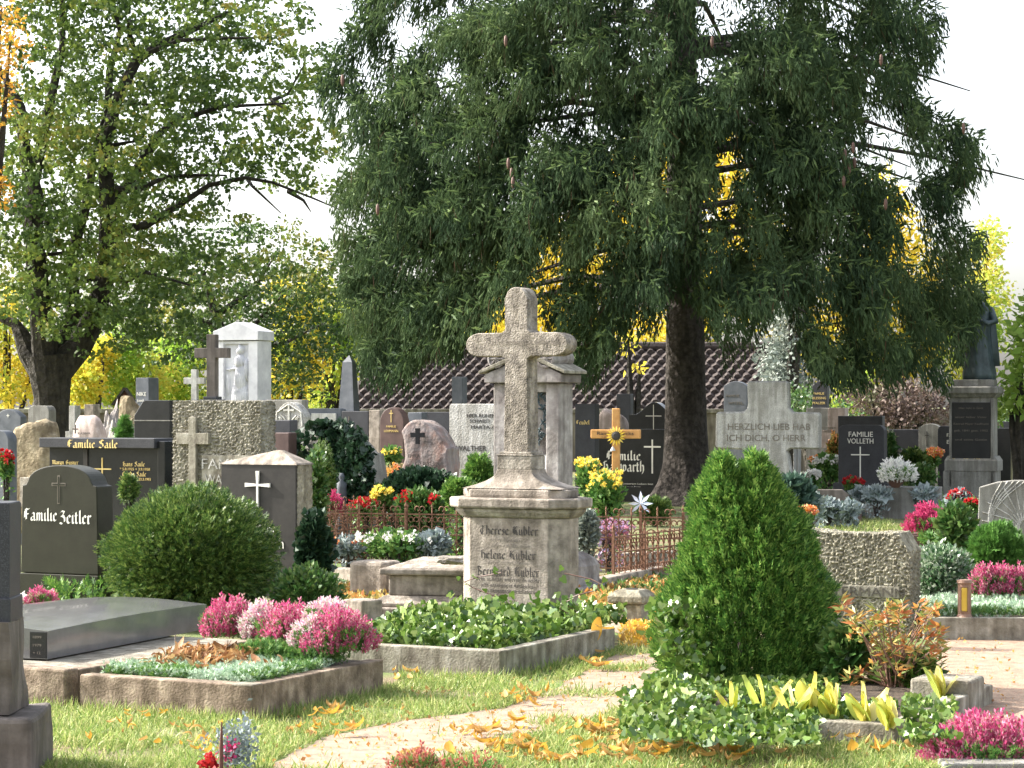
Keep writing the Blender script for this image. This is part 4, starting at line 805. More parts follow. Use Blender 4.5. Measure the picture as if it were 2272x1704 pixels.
# white aedicule with a relief of a woman
def white_tomb():
    Y = 33; px = 527; r = thing('gravestone', 'tall white marble tomb with a pediment and a relief of a standing robed woman', 'gravestone', (X(px, Y), Y, 0), TH * .8, GST); f = Face(r, px, Y, cos(TH * .8)); z = f.z
    xl, xr = f.x(478), f.x(574)
    MB().box(xl, xr, .05, .42, -.02, z(756)).build('body', WHITE, r, .004)
    MB().box(xl, f.x(495), -.01, .05, .3, z(757)).build('pilaster', WHITE, r, .004); MB().box(f.x(553), xr, -.01, .05, .3, z(757)).build('pilaster', WHITE, r, .004)
    MB().box(f.x(495) + .002, f.x(553) - .002, 0, .05, z(763), z(757)).build('frieze', WHITE, r, .003)
    MB().front([(f.x(474), z(755)), (f.x(578), z(755)), (f.x(578), z(735)), (f.x(527), z(714)), (f.x(474), z(735))], -.05, .46).build('pediment', WHITE, r, .005)
    MB().box(xl - .08, xr + .08, -.1, .5, -.02, .3).build('plinth', WHITE, r, .01)
    nx, nz = 44, 90; V = []
    def E(x, y, cx, cy, a, b, hh): q = ((x - cx) / a) ** 2 + ((y - cy) / b) ** 2; return hh * sqrt(1 - q) if q < 1 else 0
    for j in range(nz + 1):
        for i in range(nx + 1):
            x, y = 495 + 58 * i / nx, 890 - 127 * j / nz; h_ = 0
            h_ = max(h_, E(x, y, 530, 779, 6.5, 9, .05), E(x, y, 533, 776, 7, 9, .045), E(x, y, 530, 768, 4, 5, .03), E(x, y, 531, 803, 12, 17, .055), E(x, y, 533, 840, 14, 36, .055), E(x, y, 531, 880, 20, 38, .05), E(x, y, 516, 818, 11, 3, .03), E(x, y, 506, 820, 8, 2.6, .028), E(x, y, 547, 820, 5, 26, .04), E(x, y, 502, 850, 3, 28, .02))
            if y > 792: h_ += (.007 * sin(x * 1.6 + sin(y * .08) * 2) + .003 * sin(x * 3)) * (h_ > .01)
            V.append((f.x(x), .047 - h_ * 1.9, z(y)))
    MB().add(V, [(j * (nx + 1) + i, j * (nx + 1) + i + 1, (j + 1) * (nx + 1) + i + 1, (j + 1) * (nx + 1) + i) for j in range(nz) for i in range(nx)]).build('relief', WHITE, r, smooth=True)
white_tomb()
f, w_, h = grave('grey block stone behind the big rough stone, with a pale top edge', 586, 672, 887, 30, GREY, 'rect')
def arch_relief():
    f, w_, h = grave('pale stone with a gabled arch framing a carved cross and branches', 606, 678, 892, 28.5, LITEG, 'bow', .18)
    f.cross(642, 898, 932, 24, 910, 4, WHITEO, d=.02)
    m = MB()
    for s in (-1, 1):
        for a, b in [(0, 0), (8, 6), (12, 14)]: m.tube([(f.x(642 + s * (4 + a)), -.01, f.z(942)), (f.x(642 + s * (9 + a)), -.012, f.z(930 - b * .2)), (f.x(642 + s * (17 + a * .6)), -.01, f.z(922 + b * .3))], .009, 4)
    m.tube([(f.x(612), -.01, f.z(945)), (f.x(614), -.01, f.z(915)), (f.x(642), -.01, f.z(897)), (f.x(670), -.01, f.z(915)), (f.x(673), -.01, f.z(945))], .01, 4); m.build('carved_branches', WHITEO, f.root)
arch_relief()
grave('low dark stone with a pale edge beside the rough grey stone', 602, 645, 932, 25.5, DARKM); grave('dark brown polished low stone between rough grey stone and ivy', 600, 642, 960, 24.6, REDG)
f, w_, h = grave('grey rounded-corner stone left of the obelisk', 676, 758, 906, 33, SLATE, 'round', .05); MB().box(f.x(692), f.x(748), -.03, .0, f.z(975), f.z(917)).build('white_panel', WHITEO, f.root, .004); f.write([('Maria', 720, 934, 10, 34, 'g')], DARKL, y=-.031)
f, w_, h = grave('tall dark slate obelisk with a pointed tip', 742, 786, 912, 36, SLATE, 'rect', .1, .3)
a = w_ / 2; b = a * .5
MB().loft([[(-q, .15 - q * .7, zz), (q, .15 - q * .7, zz), (q, .15 + q * .7, zz), (-q, .15 + q * .7, zz)] for q, zz in [(a * .8, h), (b, Z(803, 36)), (.005, Z(788, 36))]]).build('shaft', SLATE, f.root, .004)
f, _, _ = grave('dark stone with a thin pale cross, right of the obelisk foot', 757, 818, 912, 32, DARKM); f.cross(774, 924, 960, 15, 937, 1.5, DIML)
grave('plain pale grey post-like stone left of the arched black stone', 818, 843, 910, 31.5, SANDL)
f, _, _ = grave('dark brown arched stone with a thin gilt cross and family name', 842, 896, 904, 31, REDG, 'seg', .2); f.cross(868, 910, 937, 9, 917, 1.6, GOLD); f.write([('FAMILIE', 868, 946, 5, 22, 'b'), ('LEHMANN', 868, 956, 5.5, 32, 'b')], GOLD)
f, _, _ = grave('grey stepped stone half hidden by the pink boulder', 885, 956, 915, 32, SLATE, 'step'); grave('long low dark stone behind the pink boulder', 925, 1000, 914, 34, DARKM)
grave('slim grey pillar stone standing before the tiled roof', 1002, 1026, 836, 44, SLATE, 'rect', d=.2)
f, w_, h = grave('upright light grey granite slab with dark metal names', 996, 1112, 896, 27, LITEG, 'round', .04, .22)
f.write([('HIER RUHEN', 1068, 922, 8, 64, 'b'), ('SCHWEST', 1065, 934, 8, 46, 'b'), ('MARTA A', 1072, 947, 8, 54, 'b'), ('WALTHER', 1045, 994, 12, 68, 'b'), ('KG', 1050, 1014, 11, 26, 'b'), ('M', 1100, 994, 12, 10, 'b')], DARKL)
o = thing('gravestone', 'broad pink granite boulder with a dark iron cross and metal name bars', 'gravestone', (X(944, 25.5), 25.5, 0), TH, GST)
b_ = rough_block(.56, Z(932, 25.5), .26, .035, .01, 9, top=lambda a: .80 + .20 * sin(pi * min(1, max(0, a * .85 + .2))), seed=4, big=.045, bs=3.2); b_.build('boulder', PINK, o, smooth=True); ff = Face(o, 944, 25.5)
ff.cross(934, 950, 985, 31, 965, 9, DARK, y=-.07, d=.02, flare=1); ff.write([('ERIKA', 926, 1011, 9, 26, 'b'), ('GEISSLER', 956, 1028, 9, 56, 'b'), ('* 12', 933, 1043, 6, 14, 'b'), ('+ 19', 972, 1043, 6, 14, 'b')], DARKL, y=-.075)

# ---- old monument with volutes behind the main cross
def aedicule():
    Y = 19.6; px = 1175; r = thing('gravestone', 'weathered grey tomb with a gabled cornice and stone rolls, right behind the main cross', 'gravestone', (X(px, Y), Y, 0), TH, GST); f = Face(r, px, Y); z = f.z
    xl, xr = f.x(1094), f.x(1240)
    MB().box(xl + .12, xr - .12, .07, .26, .3, z(845)).build('body', AEDI, r, .004)
    for a, b in ((xl, xl + .125), (xr - .125, xr)): MB().box(a, b, 0, .28, .3, z(850)).build('pilaster', AEDI, r, .012)
    MB().box(xl + .12, xr - .12, .02, .07, z(870), z(848)).build('architrave', AEDI, r, .004)
    cl, cr = f.x(1082), f.x(1253); zc = z(836); zp = z(790)
    MB().front([(cl, zc - .05), (cr, zc - .05), (cr, zc + .02), (0, zp), (cl, zc + .02)], -.07, .33).build('gable', AEDI, r, .008)
    MB().front([(cl - .04, zc + .023), (cl - .04, zc + .05), (0, zp + .05), (cr + .04, zc + .05), (cr + .04, zc + .023), (0, zp + .003)], -.10, .36).build('cornice', ROUGHG, r, .006)
    for s, q in ((-1, cl + .12), (1, cr - .14)):
        m = MB(); m.tube([(q, -.08, zc + .15), (q, .08, zc + .15), (q, .2, zc + .17), (q, .34, zc + .15)], [.075, .07, .085, .07], 14); v = m.build('volute_roll', AEDI, r)
        m = MB(); m.tube([(q + .07 * cos(t), -.085, zc + .15 + .07 * sin(t)) for t in [2 * pi * i / 16 for i in range(17)]], .012, 5)
        for i in range(8): t = i * pi / 4; m.tube([(q, -.09, zc + .15), (q + .06 * cos(t), -.086, zc + .15 + .06 * sin(t))], .009, 4)
        m.build('rosette', AEDI, r)
    m = MB()
    for i in range(60):
        t = i * .42; cx, cz = f.x(1195) + .05 * cos(t) * (1 + .3 * sin(i)), z(925) + .2 * sin(t * .5 + .3)
        m.tube([(cx, .05, cz), (cx + R.uniform(-.05, .05), .03, cz + R.uniform(-.06, .06))], [.012, .003], 4)
    m.build('wreath', BRONZE, r)
    MB().box(f.x(1188), f.x(1214), .045, .07, z(1080), z(1008)).build('white_tablet', WHITE, r, .003)
    MB().loft([[(xl - e, -e, zz), (xr + e, -e, zz), (xr + e, .28 + e, zz), (xl - e, .28 + e, zz)] for e, zz in [(.17, -.02), (.17, z(1256)), (.14, z(1240)), (.06, z(1225)), (.05, .3)]]).build('plinth', AEDI, r, .006)
    MB().box(xl - .25, xr + .25, -.25, .6, -.02, .1).build('step', AEDI, r, .01)
aedicule()

f, _, _ = grave('dark slab with gilt broken lettering right of the old grey tomb', 1276, 1320, 896, 35, DARKM, 'rect'); f.write([('Feudel', 1294, 937, 9, 30, 'g')], GOLD)
o = thing('gravestone', 'white and rusty pink boulder behind the wooden cross', 'gravestone', (X(1358, 42), 42, 0), TH, GST); rock(.66, .4, Z(914, 42), .14, 1.5, 21).build('boulder', PINKL, o, smooth=True)
grave('dark upright stone behind the wooden cross, before the tiled roof', 1368, 1398, 874, 45, DARKM)
blob_tree('thin pale trunk with a few yellow leaves left of the spruce trunk', [(1420, 815, 30, 10), (1395, 760, 30, 25)], 46, YELL, 90, .14, name='young_tree', cat='tree', group=None)
f, _, _ = grave('black stone with a waved shoulder top and thin cross, left of the spruce trunk', 1396, 1506, 892, 41, DARK, 'wave', .22, .2); f.cross(1450, 898, 955, 34, 923, 1.6, PALEL, d=.004)
f, _, _ = grave('black slab with white broken lettering and outlined cross, behind the wooden cross', 1326, 1474, 952, 39, DARK, 'rect', .1, .12, plinth=.25)
f.cross(1446, 975, 1050, 36, 991, 3.5, PALEL, d=.004); f.write([('Familie', 1385, 1011, 20, 76, 'g'), ('Hallwarth', 1385, 1035, 22, 92, 'g')], PALEL); f.write([('Aus unserem Leben bist', 1408, 1073, 4, 80, 'b'), ('du in nur fern', 1396, 1080, 4, 50, 'b')], PALEL)

def wooden_cross():
    Y = 31; px = 1366; r = thing('wooden_cross', 'honey-coloured wooden grave cross with a large sunflower at its centre', 'wooden cross', (X(px, Y), Y, 0), TH * .5); s_ = Y / F; z = lambda q: Z(q, Y)
    MB().box(-.052, .052, 0, .06, -.02, z(906)).build('post', WOODC, r, .012)
    MB().box(-.335, .335, -.02, .04, z(973), z(953)).build('crossbar', WOODC, r, .012); Face(r, px, Y, 1).write([('Rainer Marcks', 1366, 961, 8, 82, 'b'), ('* 1947', 1344, 970, 4, 18, 'b')], DARKL, y=-.021)
    c = (.012, -.04, z(967)); m = MB()
    m2 = MB()
    for i in range(17):
        a = 2 * pi * i / 17; q = [(c[0] + rr * cos(a + da), c[1] - dd, c[2] + rr * sin(a + da)) for rr, da, dd in [(.04, 0, .005), (.09, .14, .02), (.135, 0, .01), (.09, -.14, .02)]]; m2.add(q, [(0, 1, 2, 3)])
    o2 = m2.build('petals', YELF, r); MB().lathe([(.062, 0), (.055, .02), (.03, .03), (.002, .032)], 16).build('flower_head', DARKL, r, loc=(c[0], c[1] - .0, c[2])).rotation_euler = (radians(90), 0, 0)
    MB().lathe([(.035, 0), (.03, .02), (.002, .06)], 10).build('bell', STEEL, r, loc=(-.03, -.04, z(1000)))
wooden_cross()

f, _, _ = grave('tall dark slate stone behind the spruce trunk with a family name', 1607, 1656, 846, 48, SLATE, 'bow', .1, .18); f.write([('FAMILIE', 1626, 878, 6, 28, 'b'), ('WITZEL', 1632, 894, 6, 32, 'b')], DIML)
f, _, _ = grave('very tall narrow black stone with gilt names, right of the stone cross', 1803, 1834, 846, 47, DARKM, 'bow', .1); f.write([('FAMILIE', 1817, 873, 5.5, 22, 'b'), ('BLESSING', 1818, 883, 5.5, 28, 'b'), ('PFALZER', 1817, 894, 5.5, 26, 'b'), ('Heinrich', 1817, 908, 4, 26, 'b'), ('1901 1980', 1817, 914, 4, 24, 'b'), ('Anna', 1817, 920, 4, 22, 'b')], GOLD)
grave('plain grey stone just left of the pink stepped cross', 1790, 1846, 905, 44, GREY, 'rect')
f, _, _ = grave('pale pink granite cross with stepped arms', 1806, 1905, 905, 42, PINKL, 'cross', .1, .2, z0=0); f.write([('HIER RUHEN', 1838, 949, 4, 34, 'b'), ('IN FRIEDEN', 1838, 956, 4, 34, 'b')], DIML)
grave('dark stone with a ridged top rising behind the upright name slab', 1862, 1954, 923, 40, DARKM, 'rect')
f, w_, h = grave('upright dark stone with rounded corners, family name and a thin pale cross', 1863, 1958, 943, 35, DARKM, 'round', .1, .16, plinth=0)
f.write([('FAMILIE', 1910, 963, 12, 50, 'b'), ('VOLLETH', 1909, 978, 12, 54, 'b')], PALEL); f.cross(1909, 991, 1066, 38, 1009, 2.5, PALEL, d=.01)
MB().box(-w_ / 2 - .07, w_ / 2 + .07, -.05, .22, -.02, f.z(1072)).build('plinth', DARKM, f.root, .006)
f, _, _ = grave('dark stone with a thin cross line and small lettering, behind the white heather bowl', 1975, 2042, 953, 43, DARKM, 'rect'); f.cross(1989, 960, 1020, 14, 968, 1.3, DIML); f.write([('Hier Ruhen', 2012, 1000, 5, 42, 'b'), ('unsere lieben', 2012, 1007, 5, 44, 'b'), ('Eltern 1970', 2012, 1014, 5, 44, 'b')], DIML)
f, _, _ = grave('pale blue-grey stone with a shallow arched top and dark cross', 2040, 2086, 940, 42.5, leafm and GREY, 'bow', .08); f.cross(2057, 957, 990, 8, 966, 1.5, DARKL)
f, _, _ = grave('dark stone half hidden by the left side of the statue monument', 2082, 2122, 945, 40, DARKM, 'round', .08); f.write([('FAM', 2110, 965, 8, 18, 'b'), ('ERB', 2110, 980, 9, 18, 'b')], PALEL)
grave('blackish stone close behind the right side of the statue monument', 2212, 2241, 950, 41, DARK, 'rect'); grave('dark low stone with a pale top edge at the right side', 2220, 2268, 935, 44, DARKM, 'rect')

def statue_monument():
    Y = 36; px = 2155; r = thing('monument', 'tall grey pedestal monument with a black inscription plate', 'monument', (X(px, Y), Y, 0), TH * .75); f = Face(r, px, Y, cos(TH * .75)); z = f.z; D = .5
    def fr(a, b, y0, y1, name, e=0, mat=GREY, bev=.008): return MB().box(f.x(a), f.x(b), -e, D + e, z(y1), z(y0)).build(name, mat, r, bev)
    MB().box(f.x(2112), f.x(2200), 0, D, .35, z(880)).build('shaft', GREY, r, .006)
    MB().box(f.x(2110), f.x(2115), -.04, .03, .35, z(884)).build('frame', GREY, r, .004); MB().box(f.x(2196), f.x(2202), -.04, .03, .35, z(884)).build('frame', GREY, r, .004)
    MB().box(f.x(2116), f.x(2195), -.03, .01, z(1066), z(893)).build('inscription_plate', DARK, r, .003)
    MB().loft([[(f.x(2100) - e, -.06 - e, zz), (f.x(2207) + e, -.06 - e, zz), (f.x(2207) + e, D + .06 + e, zz), (f.x(2100) - e, D + .06 + e, zz)] for e, zz in [(-.03, z(882)), (0, z(876)), (.03, z(872)), (.03, z(860)), (.01, z(857))]]).build('cornice', GREY, r, .004)
    MB().box(f.x(2117), f.x(2200), .06, D - .04, z(857), z(842)).build('statue_base', GREY, r, .01)
    fr(2097, 2206, 1045, 1106, 'plinth', .04); MB().loft([[(f.x(2107) - e, -e, zz), (f.x(2203) + e, -e, zz), (f.x(2203) + e, D + e, zz), (f.x(2107) - e, D + e, zz)] for e, zz in [(.05, z(1045)), (.05, z(1022)), (.01, z(1012))]]).build('base_moulding', GREY, r, .004)
    f.write([(t, 2155, y, 4.6, w_, 'b') for t, y, w_ in [('Hier ruht in Gott', 905, 50), ('unser lieber Vater', 925, 66), ('Konrad Mayer Kaufmann', 940, 72), ('geb. 1841 gest. 1902', 955, 70), ('und seine Gattin', 975, 66)]], DIML, y=-.031)
    f.write([(t, 2154, y, 5, 74, 'b') for t, y in [('Kurt Alfred Mayer', 1019), ('geb. 12.9.1879', 1027), ('Auguste Mayer geb.', 1035), ('gest. 14.2.1951', 1043), ('Anna Elisabeth Mayer', 1050)]], GOLD, y=-.031)
    # bronze figure on top
    s = thing('statue', 'dark bronze cloaked figure on the tall pedestal, half hidden by spruce boughs', 'statue', (X(2172, Y + .25), Y + .25, Z(842, Y)), TH * .75)
    hh = Z(640, Y) - Z(842, Y); rings = []
    for t, a, b in [(0, .24, .2), (.06, .25, .2), (.3, .2, .17), (.5, .17, .14), (.6, .17, .13), (.72, .2, .13), (.80, .21, .12), (.835, .12, .09), (.86, .06, .06), (.885, .065, .07), (.92, .085, .095), (.96, .085, .09), (.99, .05, .055), (1.0, .01, .01)]:
        rings.append([(a * cos(q) * (1 + (.09 * sin(q * 7 + t * 3) if t < .75 else 0)), b * sin(q) * (1 + (.09 * sin(q * 7 + t * 3) if t < .75 else 0)), t * hh) for q in [2 * pi * i / 28 for i in range(28)]])
    m = MB().loft(rings); m.tube([(.17, 0, hh * .78), (.26, -.08, hh * .64), (.16, -.22, hh * .62), (.08, -.27, hh * .66)], [.06, .055, .04, .03], 8); m.tube([(-.17, 0, hh * .78), (-.27, -.03, hh * .63), (-.26, -.1, hh * .48)], [.06, .055, .035], 8)
    m.tube([(.0, -.1, hh * .915), (0, -.115, hh * .9)], [.018, .012], 6); m.build('figure', BRONZE, s, smooth=True)
    MB().loft([[(a * cos(q), .03 + b * sin(q), t * hh) for q in [pi * i / 9 - .2 for i in range(10)]] for t, a, b in [(.15, .32, .26), (.4, .29, .22), (.65, .25, .18), (.8, .22, .14)]]).build('cloak', BRONZE, s, smooth=True)
statue_monument()

# ---- big rough stone cross
def stone_cross():
    Y = 33; px = 1700; r = thing('cross_gravestone', 'massive rough pale stone cross with broad arms and a carved verse', 'cross', (X(px, Y), Y, 0), radians(-14), GST); ct = cos(radians(-14)); f = Face(r, px, Y, ct)
    P = [(1649, 1180), (1758, 1180), (1754, 1050), (1748, 1010), (1745, 1001), (1752, 996), (1812, 996), (1815, 992), (1815, 920), (1811, 915), (1757, 914), (1749, 905), (1748, 850), (1742, 845), (1663, 845), (1658, 850), (1660, 895), (1657, 908), (1650, 913), (1595, 914), (1590, 919), (1589, 990), (1593, 996), (1645, 998), (1654, 1004), (1655, 1030), (1650, 1070)]
    pts = [(f.x(a), f.z(b)) for a, b in P]
    m = MB(); dp = .26; n = len(pts)
    def ring(y, e): 
        o = []
        for i in range(n):
            ax, az = pts[i - 1]; bx, bz = pts[i]; cx, cz = pts[(i + 1) % n]; tx, tz = cx - ax, cz - az; L = sqrt(tx * tx + tz * tz) or 1
            o.append((bx - tz / L * e, y, bz + tx / L * e))
        return o
    m.loft([ring(0, .02), ring(.03, 0), ring(dp - .03, 0), ring(dp, .02)][::1]); ob = m.build('stone_cross', LITEG, r, .008)
    f.write([('HERZLICH LIEB HAB', 1706, 946, 15, 178, 'b'), ('ICH DICH, O HERR', 1700, 971, 15, 170, 'b')], DIML, y=.0)
stone_cross()
r = thing('lamp_post', 'slim brushed metal post behind the foot of the stone cross', 'post', (X(1768, 36), 36, 0))
MB().box(-.05, .0, -.03, .03, -.02, Z(985, 36)).box(.004, .06, -.05, .05, -.02, Z(990, 36)).build('post', STEEL, r, .006)
r = thing('gravestone', 'low grey-brown slab with cut corners lying before the stone cross', 'gravestone', (X(1832, 31), 31, 0), TH * .3, GST)
MB().front([(-.34, 0), (.34, 0), (.31, .42), (.22, .49), (-.2, .49), (-.3, .36)], 0, .14).build('slab', BROWN, r, .01)

# ================================================================== MIDDLE GROUND
# arched polished stone "Familie Zeitler"
def arched_stone():
    Y = 17.5; px = 133; r = thing('gravestone', 'olive-black polished stone with a round arched top and pale broken lettering', 'gravestone', (X(px, Y), Y, 0), TH, GST); f = Face(r, px, Y); z = f.z
    xl, xr = f.x(40), f.x(222); a = (xr - xl) / 2; c = (xl + xr) / 2; hs = z(1078); k = z(1036) - hs
    o = [(xl - .015, z(1273)), (xr + .015, z(1273)), (xr, hs), (xr - .035, hs + .008)]
    for i in range(1, 24):
        t = pi * i / 24; o.append((c + (a - .05) * cos(t), hs + .012 + k * sin(t) ** .85))
    o += [(xl + .035, hs + .008), (xl, hs)]
    MB().front(o, 0, .2).build('slab', OLIVE, r, .006)
    MB().box(xl - .02, xr + .02, -.012, .23, -.02, z(1273) - .004).build('base', OLIVE, r, .005)
    f.cross(130, 1055, 1118, 34, 1075, 7, DIML, d=.002); f.cross(130, 1057, 1116, 30, 1075, 4, OLIVE, d=.004)
    f.write([('Familie', 87, 1143, 26, 84, 'g'), ('Zeitler', 172, 1147, 27, 80, 'g')], PALEL); f.write([('John', 100, 1295, 7, 22, 'b'), ('1963', 142, 1297, 7, 20, 'b')], DIML, y=-.013)
arched_stone()
f, _, _ = grave('dark low stone at the left edge with small white marks, behind the arched stone', -60, 38, 1116, 19, DARKM, 'slope', .05, rz=0)
f.write([('1912', 30, 1134, 5, 12, 'b'), ('1960', 30, 1155, 5, 12, 'b'), ('1988', 30, 1178, 5, 12, 'b')], PALEL)
grave('pale blue rounded stone at the left edge beside red flowers', -40, 22, 955, 27, SLATE, 'round', .12)
flowers('flower_plant', 'red and white flowers beside the tall mossy boulder', 'flowers', 14, 1070, 34, 76, 25, REDF, 14, .07)

def tent_stone():
    Y = 19.5; px = 576; r = thing('gravestone', 'dark bronze-faced stone with a rough hipped cap and a white metal cross', 'gravestone', (X(px, Y), Y, 0), TH, GST); f = Face(r, px, Y); z = f.z
    xl, xr = f.x(488), f.x(664); D = .24
    rough_block(xr - xl, z(1030), D, .02, .006, 50, seed=5).build('body', LICHEN, r)
    MB().box(xl + .004, xr - .004, -.022, .0, .02, z(1031)).build('bronze_plate', stone('dark_plate', (.016, .014, .013), (.034, .03, .027), 9, .5, .15, 40, .003), r, .002)
    x0, x1 = xl - .012, xr + .012
    MB().loft([[(x0, -.03, z(1031)), (x1, -.03, z(1031)), (x1, D + .01, z(1031)), (x0, D + .01, z(1031))], [(x0 + .01, -.02, z(1027)), (x1 - .01, -.02, z(1027)), (x1 - .01, D, z(1027)), (x0 + .01, D, z(1027))], [(f.x(600), D * .45, z(999)), (f.x(612), D * .45, z(999)), (f.x(612), D * .6, z(999)), (f.x(600), D * .6, z(999))]]).build('cap', SANDL, r, .004)
    f.cross(576, 1045, 1128, 58, 1076, 4.5, PALEL, y=-.022, d=.018, flare=2.2)
    f.write([('Maria', 594, 1171, 17, 52, 'b'), ('Heinrich', 590, 1203, 24, 92, 'b')], PALEL, y=-.024)
tent_stone()
r = thing('small_hook', 'small bent pale metal hook fixed at the right side of the dark bronze-faced stone', 'hook', (X(676, 19.7), 19.7, 0))
MB().tube([(0, 0, 0), (0, 0, Z(1202, 19.7)), (-.02, 0, Z(1197, 19.7)), (-.045, 0, Z(1199, 19.7))], .006, 6).build('rod', PALEL, r)

# ivy-grown stone
def ivy_stone():
    Y = 25; px = 752; r = thing('gravestone', 'pale weathered boulder stone thickly overgrown with dark ivy', 'gravestone', (X(px, Y), Y, 0), TH, GST); f = Face(r, px, Y)
    rough_block(.8, f.z(946), .3, .04, .02, 6, top=lambda a: .78 + .22 * sin(pi * min(1, a + .12)), seed=7, big=.05).build('boulder', GREY, r, smooth=True)
    P = []
    for _ in range(16):
        n = 900; x = N.uniform(650, 862, n); y = N.uniform(935, 1140, n)
        band = np.abs(x - 752) < 112 * np.clip(((y - 930) / 60), .05, 1) ** .5
        pale = ((((x - 700) / 36) ** 2 + ((y - 995) / 48) ** 2 < 1) & (x < 735)) | (((x - 730) / 20) ** 2 + ((y - 1050) / 55) ** 2 < 1)
        ok = band & (~pale | (N.uniform(0, 1, n) < .12)); P.append(np.stack([(x[ok] - px) * Y / F / CT, -.07 - N.uniform(0, .16, ok.sum()) - np.clip((x[ok] - 770) / 400, 0, 1), Z(1, Y) * 0 + EYE - (y[ok] - HY) * Y / F], 1))
    P = np.concatenate(P)[:5200]; P = P[P[:, 2] > 0]
    npmesh('ivy', [inst(IVYT, P, rdir(len(P), (0, -.5, -.3)), N.uniform(.05, .10, len(P)))], IVYD, r)
    s = thing('figurine', 'small pale figurine standing low in front of the ivy-grown stone', 'figurine', (X(758, 24.4), 24.4, 0)); h = Z(1050, 24.4)
    MB().lathe([(.07, -.01), (.07, h - .42), (.04, h - .38), (.06, h - .28), (.05, h - .16), (.055, h - .11), (.02, h - .075), (.035, h - .04), (.02, h), (.001, h + .002)], 12).build('figure', SLATE, s, smooth=True)
ivy_stone()

# foliage and flowers of the middle rows -------------------------------------------------
bush('shrub', 'round dark clipped shrub between the ivy stone and the hipped stone', 'shrub', 712, 1150, 62, 165, 24, YEWL, 2200, .05, SPRIG)
bush('shrub', 'loose yellow-green shrub behind the hipped stone', 'shrub', 655, 1075, 80, 82, 26, BOXL, 1500, .06)
bush('shrub', 'thin yellow-green twiggy shrub at the right side of the hipped stone', 'shrub', 700, 1190, 52, 190, 21.5, BOXL, 1100, .05, lo=.4, amp=.4)
bush('climbing_plant', 'ivy climbing up the right corner of the hipped stone', 'ivy', 697, 1290, 70, 150, 18.9, IVYD, 900, .06, IVYT, amp=.4)
bush('shrub', 'low glossy green box shrub between the big round bush and the old table tomb', 'shrub', 680, 1390, 156, 132, 16.6, BOXL, 3200, .042, LEAF, lo=.5, core=False)
heather('dark crimson heather in a pot behind the iron fence', 740, 1145, 44, 50, 22.9, HDRK, 240, 0)
flowers('flower_plant', 'scarlet geraniums behind the iron fence', 'flowers', 806, 1155, 70, 55, 23.2, REDF, 26, .05)
flowers('flower_plant', 'pale yellow roses above the scarlet geraniums', 'flowers', 848, 1135, 50, 58, 23.6, YELF, 16, .07)
flowers('flower_plant', 'red roses blooming on a leafy bush behind the iron fence', 'flowers', 935, 1160, 130, 85, 23.4, REDF, 9, .075, BOXL, 1500, .06)
flowers('flower_plant', 'yellow-green leafed flowering plant in a pale trough beside the pink boulder', 'flowers', 868, 1030, 44, 44, 27, YELF, 10, .05)
o = thing('planter', 'yellowish stone planter between ivy stone and pink boulder', 'planter', (X(868, 27.2), 27.2, 0), TH); MB().box(-.14, .14, -.1, .1, -.02, Z(1028, 27.2)).build('trough', stone('yellow_stone', (.4, .28, .12), (.6, .5, .25), 8), o, .01)
flowers('flower_plant', 'orange and yellow trailing plant hanging below the yellowish planter', 'flowers', 872, 1100, 46, 76, 26.6, MIXF, 12, .05, ORCOV)
bush('shrub', 'dark ivy-like hedge in front of the pink boulder', 'shrub', 930, 1130, 170, 84, 24.2, IVYD, 3200, .06, IVYT)
bush('conifer', 'small bright green juniper in front of the light granite slab', 'conifer', 1062, 1100, 60, 85, 23, THUJ, 2200, .06, SPRIG, amp=.5)
bush('conifer', 'low spreading green juniper left of the main cross pedestal', 'conifer', 1020, 1120, 66, 55, 22.5, THUJ, 1700, .06, SPRIG, amp=.5)
flowers('flower_plant', 'cream and white flowering plants inside the fenced plot', 'flowers', 880, 1230, 190, 60, 21.9, HWHT, 34, .05, GRCOV, 900, .05)
flowers('flower_plant', 'silvery white and coral flowers low inside the fenced plot', 'flowers', 770, 1230, 110, 42, 22, MIXF, 22, .05, SILV, 500, .05)
bush('silver_plant', 'silver-white leaved plant in the middle of the fenced plot', 'silver plant', 960, 1225, 70, 40, 21.8, SILV, 500, .06)
flowers('flower_plant', 'mauve and pink flowers behind the right part of the iron fence', 'flowers', 1350, 1205, 110, 55, 22.6, PURF, 60, .05, PURF, 500, .05)
flowers('flower_plant', 'tall yellow chrysanthemums at the foot of the wooden cross', 'flowers', 1345, 1150, 90, 120, 26, YELF, 26, .07, GRCOV, 900, .06)
flowers('flower_plant', 'small yellow and orange flowers left of the wooden cross', 'flowers', 1310, 1110, 60, 100, 27, YELF, 12, .06, GRCOV, 800, .06)
flowers('flower_plant', 'yellow flowers at the bottom of the gilt-lettered dark slab', 'flowers', 1300, 1050, 50, 36, 31, YELF, 20, .07)
bush('hedge', 'low clipped dark green hedge in front of the black slab', 'hedge', 1452, 1155, 80, 50, 31, YEWL, 1400, .06, SPRIG, dp=.5)
bush('shrub', 'dark blue-green shrub left of the fence behind the main pedestal', 'shrub', 1300, 1215, 50, 80, 21.2, GREYSH, 900, .05)
o = thing('pinwheel', 'white and blue paper pinwheel on a stick by the iron fence', 'pinwheel', (X(1421, 23), 23, 0)); h = Z(1117, 23)
MB().tube([(0, 0, -.02), (0, 0, h)], .006).build('stick', STEEL, o)
m = MB()
for i in range(8):
    a = i * pi / 4; m.add([(0, -.012, h), (.07 * cos(a - .25), -.03, h + .07 * sin(a - .25)), (.125 * cos(a), -.012, h + .125 * sin(a)), (.06 * cos(a + .3), -.006, h + .06 * sin(a + .3))], [(0, 1, 2, 3)])
